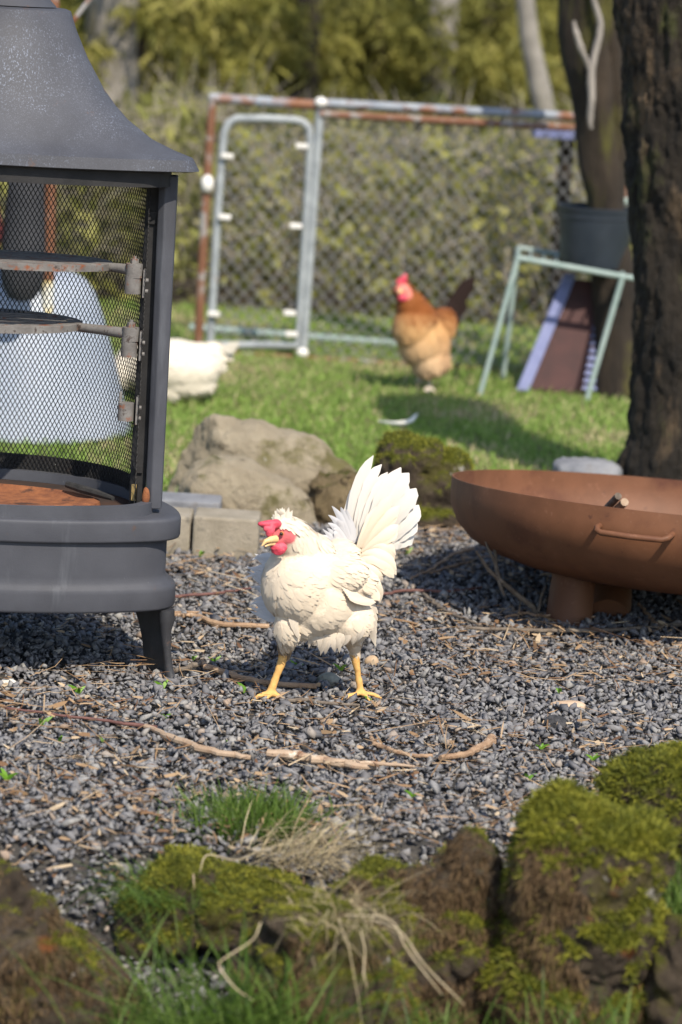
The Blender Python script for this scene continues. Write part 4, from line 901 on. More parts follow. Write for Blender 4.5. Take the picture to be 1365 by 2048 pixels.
def white_hen():
    f1, f2 = G(540, 1396, .012), G(722, 1394, .012); Yh = (f1[1] + f2[1]) / 2
    cream = np.array([.70, .59, .455]); white = np.array([.70, .64, .555])
    def colf(p):
        return cream * .97 + (white - cream) * min(1, max(0, (p[2] - .25) / .2)) * .4
    h = Hen('hen', 'white hen with a red face walking across the gravel', Yh, (f1 + f2) / 2, colf, np.array([.62, .36, .12]), np.array([.55, .12, .13]))
    d1, d2 = f1[1] - Yh, f2[1] - Yh
    # trunk of the body, breast towards the camera and left, rump away and right
    h.ell(600, 1166, -.03, 78, 86, 80); h.ell(630, 1192, -.01, 90, 84, 84); h.ell(660, 1170, .04, 80, 76, 88); h.ell(688, 1156, .07, 62, 58, 66)
    h.ell(655, 1232, .02, 76, 56, 74); h.ell(616, 1112, -.02, 56, 50, 54); h.ell(600, 1236, -.03, 48, 46, 48)
    h.ell(715, 1125, .10, 46, 42, 50); h.ell(680, 1110, .07, 40, 32, 45)
    h.ell(742, 1108, .12, 34, 44, 30, 20)
    h.ell(672, 1150, -.052, 62, 40, 30, 22); h.ell(708, 1172, -.022, 44, 26, 34, 24)
    # neck and head
    h.chain([(608, 1116, -.025, 54), (594, 1088, -.045, 44), (580, 1068, -.06, 36), (570, 1060, -.065, 31)])
    h.ell(566, 1066, -.07, 30, 29, 28); h.ell(553, 1078, -.085, 20, 17, 17); h.ell(582, 1056, -.06, 26, 22, 24)
    # thighs and legs
    h.ell(698, 1238, -.01, 48, 48, 46); h.chain([(702, 1250, -.005, 38), (708, 1279, d2 * .6, 20), (711, 1302, d2 * .8, 10.5), (713, 1330, d2 * .9, 8.5)])
    h.ell(577, 1250, -.05, 28, 42, 31); h.chain([(575, 1254, -.05, 27), (572, 1283, -.045, 18), (568, 1305, d1 + .01, 11), (562, 1332, d1 + .005, 8.5)])
    h.leg((711, 1316, d2 * .8), (722, 1386, d2), [(682, 1402, d2 - .035), (742, 1405, d2 - .045), (768, 1399, d2 - .02), (729, 1384, d2 + .035)], 7.0)
    h.leg((567, 1314, d1 + .005), (541, 1386, d1), [(503, 1402, d1 - .03), (532, 1406, d1 - .045), (568, 1401, d1 - .035), (552, 1386, d1 + .035)], 7.0)
    axis = unit(np.array([.62, .72, -.05])); down = np.array([0, 0, -1.0])
    nk = h.B(585, 1075, -.05)
    def flow(P, N):
        neck = sstep(P[:, 2], nk[2] - .07, nk[2] + .0)[:, None]; low = sstep(.17 - P[:, 2], 0, .08)[:, None]
        return axis * (1 - .65 * low) * (1 - .5 * neck) + down * (.45 + .9 * low + .7 * neck)
    def flen(P):
        neck = sstep(P[:, 2], nk[2] - .05, nk[2] + .02); low = sstep(.16 - P[:, 2], 0, .06); return .025 - .007 * neck - .009 * low
    h.finish(.0042, flow, flen, 11000, 1, face=[(562, 1070, -.098, 25), (575, 1070, -.093, 19), (550, 1060, -.1, 18)], facer=18, lift=.006, fw=.42)
    # wing: long coverts over the flank
    wing = []
    for k in range(9):
        wing.append(([(676 + k * 3, 1160 + k * 4.6, -.078), (706 + k * 2, 1180 + k * 3, -.058), (740 + k * 1.6 - 3 * (k % 2), 1190 + k * 1.8, -.02)], 14, .5))
    wing.append(([(705, 1150, -.03), (738, 1175, -.01), (760, 1201, .0)], 26, .5))
    h.quills('wing', wing, (.70, .595, .465), 'plume', .06, 3)
    # tail fan
    t = []
    for x0, y0, x1, y1, x2, y2, wd, dy in ((706, 1092, 716, 1000, 757, 914, 42, .10), (714, 1092, 732, 1005, 769, 932, 38, .095), (702, 1090, 704, 1030, 735, 960, 40, .105),
            (730, 1100, 768, 1010, 812, 937, 62, .075), (726, 1098, 752, 1015, 792, 950, 62, .085), (722, 1095, 738, 1030, 768, 972, 56, .09),
            (738, 1105, 790, 1030, 826, 966, 58, .08), (744, 1108, 800, 1050, 831, 998, 54, .088), (748, 1112, 800, 1065, 829, 1034, 52, .096), (748, 1118, 795, 1085, 822, 1062, 48, .10),
            (735, 1112, 775, 1085, 806, 1080, 50, .085)):
        for q in (0, 1):
            j = RNG.uniform(-1, 1, 2) * 5; o = (-7, 8)[q]
            t.append(([(x0 + o * .3, y0, dy + q * .002), (x1 + o, y1 + j[0] * .5, dy + .005 + q * .003), (x2 + o * 1.1 - 2, y2 + q * 12 + j[1] * .6, dy + .03 + q * .003)], wd * .7, .15 + .1 * q))
    h.quills('tail', t, (.69, .65, .595), 'tailplume', .16, 5)
    t2 = []
    for x0, y0, x1, y1, x2, y2, wd, dy in ((722, 1095, 752, 1040, 785, 990, 44, .066), (728, 1102, 765, 1050, 800, 1012, 42, .064), (725, 1106, 765, 1075, 800, 1050, 42, .06), (716, 1100, 735, 1055, 758, 1012, 40, .068),
            (722, 1115, 760, 1108, 796, 1140, 44, .05), (715, 1122, 755, 1122, 790, 1146, 42, .045), (710, 1130, 745, 1138, 772, 1150, 38, .04), (730, 1108, 765, 1090, 792, 1110, 40, .06), (735, 1140, 752, 1160, 762, 1196, 30, .03)):
        for q in (0, 1): t2.append(([(x0, y0, dy), (x1 + 4 * q, y1 + 6 * q, dy - .006 + .002 * q), (x2 - 4 * q + RNG.uniform(-3, 3), y2 + 10 * q, dy + .01 + .002 * q)], wd * .62, .35))
    h.quills('saddle_feathers', t2, (.70, .595, .465), 'plume', .09, 6)
    # wind-lifted curls behind the back, on the far wing and under the belly
    cu = []
    for x0, y0, x1, y1, x2, y2, wd in ((700, 1085, 682, 1052, 657, 1030, 16), (702, 1082, 684, 1040, 664, 1012, 15), (706, 1082, 692, 1040, 682, 1014, 16), (708, 1084, 700, 1045, 692, 1018, 14), (695, 1088, 676, 1060, 656, 1046, 14),
            (688, 1092, 668, 1078, 646, 1058, 13), (684, 1094, 666, 1080, 643, 1070, 13), (690, 1090, 670, 1070, 655, 1056, 12), (692, 1090, 678, 1066, 668, 1058, 12), (680, 1098, 655, 1088, 634, 1086, 16), (672, 1100, 655, 1092, 640, 1082, 22), (706, 1088, 690, 1060, 676, 1040, 26), (700, 1092, 680, 1072, 668, 1066, 26)):
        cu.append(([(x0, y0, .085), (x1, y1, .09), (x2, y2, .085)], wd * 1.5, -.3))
    h.quills('back_curls', cu, (.62, .615, .63), 'tailplume', .1, 7, True)  # bluish grey puts the curls' shaded side into their colour
    fl = []
    for k in range(20):
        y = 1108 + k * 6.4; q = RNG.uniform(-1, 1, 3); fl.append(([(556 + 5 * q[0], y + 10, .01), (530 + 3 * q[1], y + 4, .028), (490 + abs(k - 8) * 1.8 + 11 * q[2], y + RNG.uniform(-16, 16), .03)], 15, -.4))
    h.quills('far_wing', fl, (.62, .615, .63), 'tailplume', .1, 8, True)  # colour carries the bluish shadow on this averted wing
    fl = []
    for k in range(26):
        x = 596 + k * 5.2 + RNG.uniform(-3, 3); yb = 1272 + 20 * math.sin(max(0, min(1, (k - 4) / 18)) * math.pi) ; fl.append(([(x, yb - 26, -.045), (x - 3 + RNG.uniform(-5, 5), yb - 4, -.05), (x - 7 + RNG.uniform(-9, 6), yb + RNG.uniform(6, 22), -.042)], 18, RNG.uniform(-.4, .4)))
    h.quills('belly_fluff', fl, (.64, .56, .46), 'tailplume', .1, 9, True); fl = []
    for k in range(6): fl.append(([(735 + k * 2, 1200 + 12 * k, .0), (748, 1215 + 12 * k, .01), (757 - k, 1228 + 13 * k, .015)], 16, .3))
    h.quills('flank_fluff', fl, (.64, .56, .46), 'tailplume', .1, 11, True)
    h.quills('breast_feather', [([(585, 1215, -.075), (590, 1250, -.085), (599, 1279, -.08)], 22, .2)], (.64, .56, .46), 'tailplume', .1, 9, True)
    cr = []
    for k in range(22):
        u = k / 21; x0 = 556 + 26 * u + RNG.uniform(-3, 3); x2 = 543 + 52 * u + RNG.uniform(-6, 6); y2 = 1010 + 26 * abs(u - .42) ** 1.2 * 2.2 + RNG.uniform(-4, 9)
        cr.append(([(x0, 1048, -.07 + .02 * RNG.uniform(-1, 1)), ((x0 + x2) / 2, (1048 + y2) / 2 - 3, -.075), (x2, y2, -.072)], 12, RNG.uniform(-.4, .4)))
    h.quills('crest', cr, (.66, .60, .5), 'tailplume', .1, 10, True)
    # comb, wattles, beak, eye
    def blob(name, defs, mat, vox, amp=.0015, sc=120):
        mb = MB(); V, F = ico(3)
        for px, py, dy, rx, rz, ry, tl in defs:
            a = R(tl); M3 = np.array([[math.cos(a), 0, math.sin(a)], [0, 1, 0], [-math.sin(a), 0, math.cos(a)]]); mb.add((V * np.array([rx, ry, rz]) * h.k) @ M3.T + h.B(px, py, dy), F)
        V2, F2 = fuse(mb, vox, 2); V2 = V2 + normals(V2, F2) * (amp * (fbm(V2, sc, 3) - .5) * 2)[:, None]; return np_obj(name, V2, F2, mat, parent=h.root, smooth=True)
    blob('comb', [(541, 1049, -.099, 21, 9.5, 7, -6), (529, 1048, -.105, 13, 6, 6, -4), (552, 1048, -.094, 12, 10, 7, 0), (541, 1062, -.105, 9, 13, 6, 22), (533, 1057, -.107, 6, 7, 5, 30)], MAT['comb'], .0014, .0008, 160)
    blob('wattle', [(557, 1099, -.10, 15, 12, 5, 8), (551, 1094, -.102, 10, 9, 5, 0), (563, 1095, -.098, 12, 11, 5, 0)], MAT['comb'], .0014)
    blob('earlobe', [(581, 1080, -.083, 6, 8, 5, 0)], m_mottle('pale_pink_lobe', (.75, .5, .5), (.8, .62, .6), 60, .6), .0014)
    mb = MB(); mb.tube([h.B(552, 1078, -.10), h.B(542, 1079, -.113), h.B(531, 1083, -.12), h.B(524, 1092, -.124)], [7.5 * h.k, 6.5 * h.k, 4.5 * h.k, 1.2 * h.k], 12)
    mb.tube([h.B(550, 1087, -.10), h.B(540, 1088, -.112), h.B(530, 1093, -.119)], [4.5 * h.k, 3.5 * h.k, 1.3 * h.k], 10); mb.build('beak', MAT['beak'], h.root)
    V, F = ico(3); c = h.B(564, 1067, -.098 - .0065); mb = MB(); mb.add(V * 4.6 * h.k + c, F); e = mb.build('eye', MAT['iris'], h.root)
    mb = MB(); mb.add(V * np.array([3.4, 1.8, 3.4]) * h.k + c + np.array([-.0008, -.0042, 0]), F); mb.build('pupil', MAT['eye'], e)
white_hen()

def brown_hen():
    f = G(858, 783); Yh = f[1]
    buff = np.array([.47, .27, .115]); ginger = np.array([.2, .062, .014]); dark = np.array([.05, .022, .012])
    z1 = PY(840, 640, Yh)[2]; xm = PY(850, 700, Yh)[0]; pale = np.array([.5, .34, .2])
    def colf(p):
        a = min(1, max(0, (p[2] - z1 + .015) / .05)); b = min(1, max(0, (.22 - p[2]) / .12)); c = buff * (1 - b) + pale * b
        q = min(1, max(0, ((p[0] - xm) - .02) / .05)) * .25
        c = c * (1 - q) + ginger * q * 1.3; return c * (1 - a) + ginger * a
    h = Hen('hen', 'ginger and buff hen standing on the lawn before the fence', Yh, f, colf, np.array([.5, .42, .34]), np.array([.6, .2, .16]))
    h.ell(825, 655, -.03, 41, 48, 46); h.ell(840, 688, -.01, 46, 48, 50); h.ell(862, 690, .03, 41, 52, 48); h.ell(878, 722, .03, 26, 30, 36); h.ell(856, 725, .0, 38, 34, 45); h.ell(885, 650, .06, 30, 36, 35)
    h.chain([(835, 640, -.01, 42), (822, 612, -.03, 33), (812, 588, -.04, 22), (808, 580, -.045, 18)]); h.ell(807, 580, -.05, 19, 16, 18)
    h.chain([(868, 735, .0, 20), (862, 752, .0, 9), (861, 756, 0, 6)]); h.chain([(846, 730, .06, 18), (842, 745, .06, 8)])
    h.leg((862, 750, 0), (859, 776, 0), [(848, 784, -.03), (858, 787, -.035), (870, 784, -.02)], 5.5); h.leg((843, 742, .08), (840, 762, .08), [(830, 768, .05), (841, 770, .04), (850, 768, .06)], 5.5)
    h.finish(.006, lambda P, N: np.tile(np.array([.4, .3, -.7]), (len(P), 1)), lambda P: np.full(len(P), .035), 1200, 2, lift=.06, face=[(806, 582, -.08, 17), (812, 586, -.075, 14)])
    t = [([(880, 650, .06), (910, 608, .08), (950 - 7 * k, 552 + 11 * k, .09)], 36, .2) for k in range(5)] + [([(885, 660, .06), (912, 630, .08), (930, 600, .08)], 30, .2), ([(888, 670, .05), (905, 650, .06), (915, 630, .07)], 30, .2)]
    h.quills('tail', t, (.02, .011, .009), 'plume', .1, 12)
    mb = MB(); V, F = ico(3)
    for px, py, rx, rz in ((806, 562, 9, 10), (810, 556, 5, 9), (799, 564, 7, 7)): mb.add(V * np.array([rx, 5, rz]) * h.k + h.B(px, py, -.06), F)
    V2, F2 = fuse(mb, .002, 2); np_obj('comb', V2, F2, MAT['comb'], parent=h.root, smooth=True)
    mb = MB(); mb.add(V * np.array([10, 5, 8]) * h.k + h.B(806, 596, -.075), F); mb.build('wattle', MAT['comb'], h.root)
    mb = MB(); mb.tube([h.B(802, 582, -.075), h.B(797, 586, -.095)], [5 * h.k, 1 * h.k], 8); mb.build('beak', MAT['beak'], h.root)
brown_hen()

def pecking_hen():
    f = G(350, 800); Yh = f[1]; wh = np.array([.64, .58, .48])
    h = Hen('hen', 'white hen crouched on the lawn behind the stove, tail to the right', Yh, f, lambda p: wh, np.array([.78, .47, .17]), np.array([.62, .1, .11]))
    h.ell(350, 735, 0, 92, 58, 75); h.ell(300, 735, -.01, 75, 55, 70); h.ell(400, 728, .02, 45, 44, 50); h.ell(360, 765, 0, 75, 36, 65); h.ell(435, 702, .03, 30, 18, 22, -20); h.ell(360, 772, 0, 64, 28, 60); h.ell(418, 722, .03, 36, 34, 36)
    h.chain([(270, 735, -.03, 45), (235, 750, -.06, 32), (212, 770, -.08, 24)]); h.ell(205, 778, -.085, 22, 19, 19)
    h.chain([(330, 775, .0, 24), (330, 792, 0, 8)]); h.chain([(375, 775, .0, 24), (372, 792, 0, 8)])
    h.ell(340, 780, -.02, 40, 22, 50); h.ell(378, 776, -.02, 34, 22, 46)
    h.finish(.007, lambda P, N: np.tile(np.array([.8, .1, -.4]), (len(P), 1)), lambda P: np.full(len(P), .035), 900, 5, lift=.05, face=[(198, 780, -.11, 14)])
    h.quills('tail', [([(415, 712, .0), (450, 698, .0), (480 - 3 * k, 687 + 5 * k, .0)], 20, .2) for k in range(5)], (.64, .6, .52), 'tailplume', .1, 14)
    mb = MB(); V, F = ico(3); mb.add(V * np.array([10, 4, 8]) * h.k + h.B(203, 756, -.09), F); mb.build('comb', MAT['comb'], h.root)
    mb = MB(); mb.tube([h.B(192, 784, -.1), h.B(180, 796, -.11)], [5 * h.k, 1 * h.k], 8); mb.build('beak', MAT['beak'], h.root)
pecking_hen()

def loose_feather():
    pts = [G(757, 842, .012), G(790, 846, .02), G(820, 842, .03), G(836, 826, .045)]; mid = smooth_path(pts, 12); T = unit(np.gradient(mid, axis=0)); S = unit(np.cross(T, -FW)); N_ = unit(np.cross(S, T))
    V, F = feather_strip(mid, .016, S, N_, .2, .1, 1); o = np_obj('feather', V, F, MAT['tailplume'], smooth=True, loc=pts[1], attrs={'col': np.tile([.85, .83, .78], (len(V), 1))}); tag(o, 'loose curved white feather lying on the lawn', 'feather')
loose_feather()

# ------------------------------------------------------------------ sticks on the gravel
def stick(label, pts, rads, mat, seg=9, group=None, lift=.017, name='twig'):
    P = [G(p[0], p[1]) + np.array([0, 0, lift + (p[2] if len(p) > 2 else 0)]) for p in pts]; rads = [rads] * len(P) if np.isscalar(rads) else rads
    tt = np.linspace(0, 1, len(P)); t2 = np.linspace(0, 1, len(P) * 5); Q = np.stack([np.interp(t2, tt, [p[k] for p in P]) for k in range(3)], 1)
    Q[1:-1] = .25 * Q[:-2] + .5 * Q[1:-1] + .25 * Q[2:]; rr = np.interp(t2, tt, rads)
    Q[:, 0:2] += .003 * RNG.normal(size=(len(Q), 2)); rr = rr * RNG.uniform(.94, 1.06, len(rr)) * .85; Q[:, 2] += rr * .5
    mb = MB(); mb.tube(list(Q), list(rr), seg); o = mb.build(name, MAT[mat], None, loc=P[0]); return tag(o, label, 'stick', group)
stick('tan stick running under the white hen\'s forward foot', [(398, 1344), (440, 1362), (520, 1384), (636, 1392)], [.008, .0075, .007, .0065], 'twig')
stick('short dark twig pointing from the stove foot to the tan stick', [(340, 1362), (370, 1356), (404, 1342)], [.006, .006, .008], 'greytwig')
stick('thin brown twig straight out from the stove base towards the hen', [(300, 1218), (350, 1208), (430, 1203), (498, 1192)], [.005, .0045, .004, .003], 'redtwig')
stick('bent thick tan twig right of the stove leg', [(335, 1246), (395, 1250), (430, 1266), (535, 1270)], [.006, .0075, .008, .007], 'twig')
stick('thin tan shoot lying over the bent thick twig', [(340, 1240), (400, 1240), (450, 1252), (480, 1266)], .003, 'twig')
stick('long thin red brown rod on the left of the near gravel', [(-60, 1425), (0, 1431), (100, 1447), (200, 1458), (305, 1474)], [.002, .0025, .003, .0035, .005], 'redtwig')
stick('bare tan stick between the red brown rod and the orange peeled stick', [(296, 1474), (350, 1500), (420, 1524), (500, 1536)], [.006, .0085, .009, .006], 'peeled')
stick('orange peeled stick lying across the middle of the near gravel', [(535, 1528), (600, 1534), (670, 1549), (752, 1556)], [.010, .0105, .010, .006], 'peeled')
stick('splintered pale sliver beyond the orange peeled stick', [(680, 1545), (740, 1546), (825, 1552)], [.006, .005, .003], 'peeled')
stick('curved thin tan stick left of the knobbed stick', [(740, 1496), (775, 1518), (820, 1530), (862, 1531)], [.005, .005, .0045, .004], 'twig')
stick('tan stick with a dark knobbed end near the mossy rocks', [(882, 1536), (930, 1530), (965, 1514), (986, 1500)], [.006, .0075, .009, .012], 'twig')
stick('crooked brown twig just in front of the hen\'s feet', [(560, 1424), (600, 1416), (650, 1424), (715, 1428)], [.004, .005, .004, .003], 'greytwig')
stick('grey forked twig below the fire bowl shadow', [(850, 1205), (880, 1232), (920, 1252), (965, 1268)], [.006, .005, .0045, .003], 'greytwig')
stick('thin branch lying in the shade left of the bowl leg', [(740, 1206), (820, 1196), (900, 1198), (965, 1190)], [.004, .0045, .004, .003], 'redtwig')
stick('pale crooked twig behind the hen\'s tail', [(820, 1172), (868, 1150), (900, 1124), (945, 1112)], [.003, .0045, .005, .004], 'twig')
stick('pale slender shoot beside the crooked twig behind the tail', [(860, 1160), (905, 1146), (942, 1138)], .0035, 'twig')
stick('long grey green stick lying in front of the fire bowl leg', [(930, 1272), (1050, 1277), (1200, 1278), (1290, 1272), (1380, 1262)], [.004, .0055, .0055, .005, .004], 'greytwig')
stick('tan curled strip at the foot of the fire bowl leg', [(1010, 1250), (1045, 1240), (1085, 1248), (1140, 1244), (1190, 1250)], .0035, 'twig')
stick('short tan twig standing out from the gravel right of the bowl leg', [(1275, 1222), (1292, 1242), (1310, 1262)], .004, 'twig')
def upright_twig():
    y0 = G(1076, 1240)[1]; P = lambda x, y, d=0: PY(x, y, y0 + d); b = P(1076, 1240); b[2] = 0
    mb = MB(); mb.tube([P(1077, 1246), P(1066, 1214), P(1040, 1194, -.02), P(1000, 1160, -.04), P(978, 1140, -.05), P(952, 1102, -.06)], [.006, .0065, .006, .0055, .0045, .0025], 8)
    mb.tube([P(998, 1158, -.04), P(992, 1130, -.03), P(990, 1086, -.02)], [.005, .0045, .003], 8); mb.tube([P(992, 1128, -.03), P(978, 1100, -.03), P(969, 1076, -.03)], [.004, .003, .002], 8)
    mb.tube([P(1010, 1192, -.05), P(1000, 1170, -.045), P(998, 1155, -.04)], [.003, .004, .004], 8); mb.tube([P(1076, 1225), P(1084, 1190, .02), P(1092, 1172, .03)], [.004, .003, .002], 8)
    o = mb.build('forked_branch', MAT['greytwig'], None, loc=b); tag(o, 'dark forked branch sticking up under the rim of the fire bowl', 'branch')
upright_twig()
def chip(label, px, py, wpx, hpx, ry, mat, name='stone', seed=0):
    c = G(px, py); s = pxm(c[1], 0); V, F = ico(3); V = V * np.array([wpx * s / 2, ry, hpx * s / 2]); V = V * (1 + .9 * (fbm(V, 45, 3, seed) - .5))[:, None]; c[2] = hpx * s * .3
    o = np_obj(name, V + c, F, mat, smooth=False, loc=c); return tag(o, label, 'stone')
pale = m_mottle('pale_quartz', (.42, .39, .34), (.6, .58, .54), 50, .8, bump=.4, bscale=120, bdist=.004)
chip('chalky white pebble left of the stove leg', 18, 1378, 36, 26, .012, pale, 'pebble', 1)
chip('round tan pebble on the gravel right of the hen\'s rear leg', 744, 1330, 24, 22, .011, m_mottle('tan_pebble', (.36, .25, .15), (.45, .33, .22), 60, .8), 'pebble', 2)
chip('lichen grey stone lying between the hen\'s feet', 662, 1374, 48, 36, .02, m_mottle('lichen_stone', (.15, .155, .13), (.25, .25, .21), 60, .9), 'pebble', 3)
chip('dark pitted lump of lava stone on the right of the gravel', 1110, 1462, 42, 42, .018, m_mottle('dark_lava', (.02, .02, .022), (.07, .07, .075), 90, .95, bump=.9, bscale=150, bdist=.006), 'lava_stone', 4)
chip('smooth dark round pebble on the right of the orange peeled stick', 815, 1462, 26, 24, .012, m_mottle('smooth_pebble', (.05, .05, .055), (.08, .08, .085), 60, .8), 'pebble', 5)
chip('flat buff wood chip on the right of the gravel', 1135, 1416, 66, 18, .022, m_mottle('buff_chip', (.4, .27, .17), (.5, .38, .27), 40, .8), 'wood_chip', 6)

# ------------------------------------------------------------------ seedlings and grass tufts
SPR = [(158, 1392, 30, 'by the stove leg shadow'), (84, 1458, 30, 'at the left edge of the gravel'), (326, 1382, 26, 'at the foot of the stove leg'), (494, 1396, 34, 'beside the tan stick under the hen'), (592, 1342, 26, 'behind the hen\'s forward leg'), (682, 1346, 24, 'between the hen\'s legs'),
       (1120, 1394, 26, 'on the open gravel at right'), (1056, 1566, 30, 'nearest the big moss cushion'), (1186, 1526, 26, 'near the dark mossy rock'), (826, 1600, 22, 'in front of the orange peeled stick'), (746, 1414, 26, 'under the hen\'s rear foot'), (460, 1494, 20, 'behind the long rod'), (14, 1566, 36, 'at the left edge low down'),
       (386, 1326, 18, 'right of the stove leg'), (330, 1442, 22, 'before the stove leg'), (812, 1116, 26, 'behind the hen\'s tail'), (1082, 1504, 22, 'beside the dark lava lump'), (118, 1490, 26, 'in the small patch left of the rod'), (206, 1490, 20, 'right of the small patch'), (388, 1602, 20, 'just behind the big grass tuft'), (430, 1330, 20, 'above the tan stick'), (960, 1080, 20, 'below the rim of the fire bowl'), (400, 1118, 26, 'against the wider edging block')]
for k, (px, py, hp, where) in enumerate(SPR):
    c = G(px, py); s = pxm(c[1], 0); hgt = hp * s * .8; n = 2 + (k % 4 == 0); P = np.tile(c, (n, 1)); ang = RNG.uniform(0, 6.28) + np.arange(n) * 2.4
    D = unit(np.stack([.75 * np.cos(ang), .5 * np.sin(ang), np.full(n, 1.25)], 1)); L = np.full(n, hgt * 1.25) * RNG.uniform(.7, 1.1, n)
    P[:, 2] += .006; V, F, bi = blades(P, D, L, L * .28, unit(np.cross(D, -FW)), np.stack([.3 * np.cos(ang), .2 * np.sin(ang), np.full(n, -.3)], 1))
    o = np_obj('seedling', V, F, MAT['sprout'], smooth=False, loc=c, attrs={'rnd': RNG.random(n)[bi]}); tag(o, 'bright green seedling ' + where, 'seedling', 'seedlings sprouting through the gravel')
def tuft(name, label, cx, cy, Y, wpx, n, lpx, mat, droop=.4, z=None, spread=.5, group=None, wmm=.0022, depth=.08, lean=(0, 0)):
    s = pxm(Y, 0); c = PY(cx, cy, Y); u = RNG.normal(size=n) * .42
    P = np.stack([c[0] + u * wpx * s, c[1] + RNG.uniform(-1, 1, n) * depth, np.full(n, c[2])], 1)
    if z is not None: P[:, 2] = z
    D = unit(np.stack([spread * RNG.normal(size=n) + lean[0], spread * .8 * RNG.normal(size=n) + lean[1], np.full(n, 1.0)], 1)); L = RNG.uniform(.45, 1.1, n) * lpx * s
    V, F, bi = blades(P, D, L, np.full(n, wmm) * RNG.uniform(.6, 1.3, n), perp(D) * np.array([1, 1, .2]), np.stack([D[:, 0] * droop, D[:, 1] * droop, -np.abs(RNG.normal(size=n)) * droop], 1))
    o = np_obj(name, V, F, mat, loc=c, attrs={'rnd': RNG.random(n)[bi]}); tag(o, label, 'grass'); return o
tuft('grass_tuft', 'green grass tuft growing behind the low moss-topped rock', 500, 1692, 5.0, 130, 2600, 135, MAT['tuft'], .45, wmm=.003, spread=.36)
tuft('grass_tuft', 'blue green grass fringe drooping over the low moss-topped rock', 350, 1790, 4.72, 150, 420, 100, MAT['tuft'], .9, lean=(-.5, -.2), wmm=.0018)
tuft('straw_tuft', 'dry straw clump trailing right from the green tuft', 585, 1708, 4.85, 130, 260, 150, MAT['straw'], .9, lean=(.8, -.1), wmm=.002)
tuft('straw_tuft', 'dry straw fringe on top of the round-topped front rock', 690, 1830, 4.42, 130, 200, 110, MAT['straw'], 1.0, lean=(.3, -.5), wmm=.002)
tuft('grass_tuft', 'tall grass between the bottom left rock and the round-topped rock', 470, 2110, 4.28, 240, 420, 350, MAT['tuft'], .5, wmm=.0034, depth=.05)
tuft('grass_tuft', 'grass at the lower left corner gap beside the rust-stained rock', 330, 2075, 4.4, 140, 170, 190, MAT['tuft'], .7, wmm=.0024)
tuft('grass_tuft', 'grass growing in front of the upright brown rock', 880, 2110, 4.25, 190, 130, 150, MAT['tuft'], .4, wmm=.0025)
tuft('grass_tuft', 'grass growing in front of the largest mossy rock', 1190, 2110, 4.25, 170, 150, 180, MAT['tuft'], .45, wmm=.0025)
tuft('grass_tuft', 'upright grass in the gap at the right edge below the dark mossy rock', 1350, 1850, 4.62, 55, 160, 210, MAT['tuft'], .4, wmm=.0025, spread=.28)
tuft('grass_tuft', 'thin grass at the left corner of the long beige boulder', 345, 1022, 7.72, 55, 220, 50, MAT['sprout'], .4, wmm=.003)
def straws():
    for k, (label, pts) in enumerate((('long bent dry straw crossing in front of the round-topped rock', [(522, 1845, 4.3), (505, 1880, 4.28), (445, 1920, 4.26), (440, 1935, 4.25), (470, 1975, 4.24), (505, 2000, 4.25)]), ('dry straw arching right off the round-topped rock', [(690, 1830, 4.36), (780, 1840, 4.33), (815, 1900, 4.3), (885, 1990, 4.28)]), ('second dry straw arching right, ending by the lower edge', [(740, 1838, 4.34), (800, 1862, 4.3), (850, 1930, 4.27), (930, 2010, 4.25)]), ('short dry straw hanging down the round-topped rock', [(722, 1860, 4.34), (730, 1900, 4.32), (728, 1945, 4.3), (735, 1975, 4.29)]), ('dry straw curling down over the low moss-topped rock', [(510, 1705, 4.8), (470, 1720, 4.7), (415, 1710, 4.68), (400, 1745, 4.64)]))):
        mid = smooth_path([PY(*p) for p in pts], 24); mb = MB(); mb.tube(list(mid), [.001] * 20 + [.0009, .0008, .0006, .0004], 6); o = mb.build('straw', MAT['twig'] if False else MAT['strawsolid'], None, loc=mid[0]); tag(o, label, 'straw')
MAT['strawsolid'] = m_mottle('straw_stem', (.34, .27, .16), (.5, .42, .28), 30, .7)
straws()

# ------------------------------------------------------------------ woods behind the fence
def leafcloud(n, cen, rad, L, wd, droop, rnd_lo, rnd_hi, seed):
    """leaf clumps: gather leaves round random clump centres so gaps stay between them"""
    nc = max(6, n // 45); cc = cen + rad * unit(RNG.normal(size=(nc, 3))) * (RNG.random((nc, 1)) ** .45); q = RNG.integers(0, nc, n)
    P = cc[q] + RNG.normal(size=(n, 3)) * np.array([.13, .13, .07]) * (np.mean(rad) * .6 + .25)
    D = unit(RNG.normal(size=(n, 3)) * np.array([1, 1, .5]) + np.array([0, 0, -droop])); Ls = RNG.uniform(.6, 1.3, n) * L
    V, F, bi = blades(P, D, Ls, Ls * wd, perp(D), np.tile(np.array([0, 0, -droop * .4]), (n, 1)))
    tone = RNG.random(nc)[q] * .6 + RNG.random(n) * .4; return V, F, (rnd_lo + (rnd_hi - rnd_lo) * tone)[bi]
TREES = [(222, 15.6, .13, 'grey', 'thick pale grey trunk above the stove hood, left of all other woodland trunks'), (292, 16.5, .09, 'dark', 'dark slim trunk just right of the thick pale trunk'), (345, 17.5, .08, 'grey', 'slim grey trunk left of the kennel corner'), (455, 18.5, .10, 'grey', 'grey trunk above the gate top bar'), (528, 19.5, .09, 'grey', 'narrow trunk above the right half of the gate'), (602, 17.0, .07, 'dark', 'thin dark trunk above the middle fence post'),
         (672, 20.0, .12, 'grey', 'grey trunk right of the middle fence post'), (742, 18.0, .08, 'dark', 'thin dark trunk above the brown hen\'s fence bay'), (795, 21.0, .12, 'grey', 'distant grey trunk above the centre of the long rail'), (868, 17.5, .09, 'grey', 'slim grey trunk above the ginger hen\'s tail'), (940, 20.0, .12, 'dark', 'dark trunk left of the pale birch-like trunk'), (1000, 18.5, .07, 'dark', 'thin dark trunk beside the pale leaning trunk')]
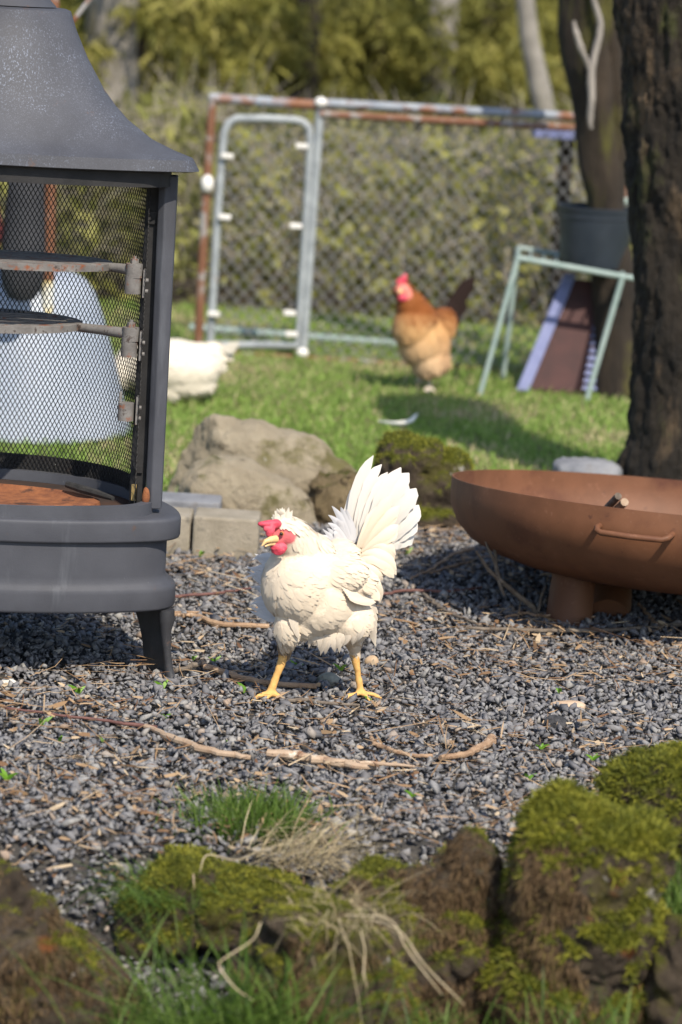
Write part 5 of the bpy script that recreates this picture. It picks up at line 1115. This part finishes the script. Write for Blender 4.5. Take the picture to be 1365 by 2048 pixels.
for k, (px, Y, r, kind, label) in enumerate(TREES):
    b = PY(px, 300, Y); b[2] = 0; root = thing('woodland_tree', b, label, 'tree', 'trees of the wood behind the fence'); lean = RNG.uniform(-.08, .08)
    wobble_tube([b + np.array([0, 0, -.05]), b + np.array([lean * .5, 0, 1.2]), b + np.array([lean, 0, 3]), b + np.array([lean * 1.2, 0, 6.5])], [r * 1.15, r, r * .85, r * .5], 14, MAT['grebark'] if kind == 'grey' else MAT['brbark'], 'trunk', root, 40, .12, k)
    V1, F1, A1 = leafcloud(2400, b + np.array([.1, .45, .8]), np.array([.8, .4, .7]), .10, .22, .7, .0 if kind == 'dark' else .15, .95, k)
    V3, F3, A3 = leafcloud(1000, b + np.array([RNG.uniform(-.2, .2), -.3, .85]), np.array([.75, .3, .6]), .09, .22, .7, .1, .95, k + 20); V1, F1, A1 = np.concatenate([V1, V3]), np.concatenate([F1, F3 + len(V1)]), np.concatenate([A1, A3])
    V2, F2, A2 = leafcloud(1500, b + np.array([0, 0, 4.2]), np.array([1.3, 1.2, 1.9]), .16, .25, .7, .1, .95, k + 50)
    np_obj('crown', np.concatenate([V1, V2]), np.concatenate([F1, F2 + len(V1)]), MAT['foliage'], parent=root, attrs={'rnd': np.concatenate([A1, A2])})
def birch():
    Y = 14.2; pts = [PY(1042, -330, Y), PY(1048, -60, Y), PY(1052, 40, Y), PY(1068, 120, Y), PY(1088, 215, Y), PY(1115, 330, Y), PY(1150, 470, Y), PY(1175, 600, Y)]; b = pts[-1].copy(); b[2] = 0
    root = thing('pale_tree', b, 'pale leaning trunk slanting down behind the right end of the long rail', 'tree'); wobble_tube(pts + [b], [.042, .043, .045, .048, .052, .055, .06, .065, .08], 14, m_mottle('pale_bark', (.13, .12, .105), (.25, .23, .2), 9, .9), 'trunk', root, 50, .1, 77)
    V, F, A = leafcloud(900, b + np.array([-.2, 0, 3.2]), np.array([.9, .9, 1.3]), .14, .25, .6, .2, 1, 5); np_obj('crown', V, F, MAT['foliage'], parent=root, attrs={'rnd': A})
birch()
def scrub():
    n = 30000; x = RNG.uniform(-3.4, 3.4, n); y = 12.35 + 3.2 * RNG.random(n) ** 1.3; top = .45 + .55 * fbm(np.stack([x, y * .4, 0 * x], 1), 2.2, 3, 61); z = RNG.random(n) ** 1.15 * top
    P = np.stack([x, y, z], 1); D = unit(RNG.normal(size=(n, 3)) + np.array([0, 0, .5])); L = RNG.uniform(.05, .16, n); thin = RNG.random(n) < .5
    V, F, bi = blades(P, D, np.where(thin, L * 1.8, L * .6), np.where(thin, .006, L * .28), perp(D), rnd_dirs(n) * .2); hh = z / top
    rn = np.clip(np.where(thin, RNG.uniform(.62, 1, n), RNG.uniform(0, .7, n)), 0, 1)
    tag(np_obj('undergrowth', V, F, MAT['scrub'], attrs={'rnd': rn[bi]}), 'tangled grey brown and olive undergrowth behind the kennel', 'undergrowth', kind='stuff')
    n = 26000; x = RNG.uniform(-9, 9, n); y = RNG.uniform(22.5, 26, n); z = RNG.random(n) * 7; P = np.stack([x, y, z], 1); D = unit(RNG.normal(size=(n, 3)) + np.array([0, 0, -.4])); L = RNG.uniform(.25, .6, n)
    V, F, bi = blades(P, D, L, L * .45, perp(D), rnd_dirs(n) * .2); cl = np.clip(fbm(P, .9, 3, 71) * 1.3 - .2 + .3 * (RNG.random(n) - .5), 0, 1)
    tag(np_obj('far_woods', V, F, MAT['foliage'], attrs={'rnd': cl[bi]}), 'far mass of olive woodland foliage', 'woods', kind='stuff')
scrub()
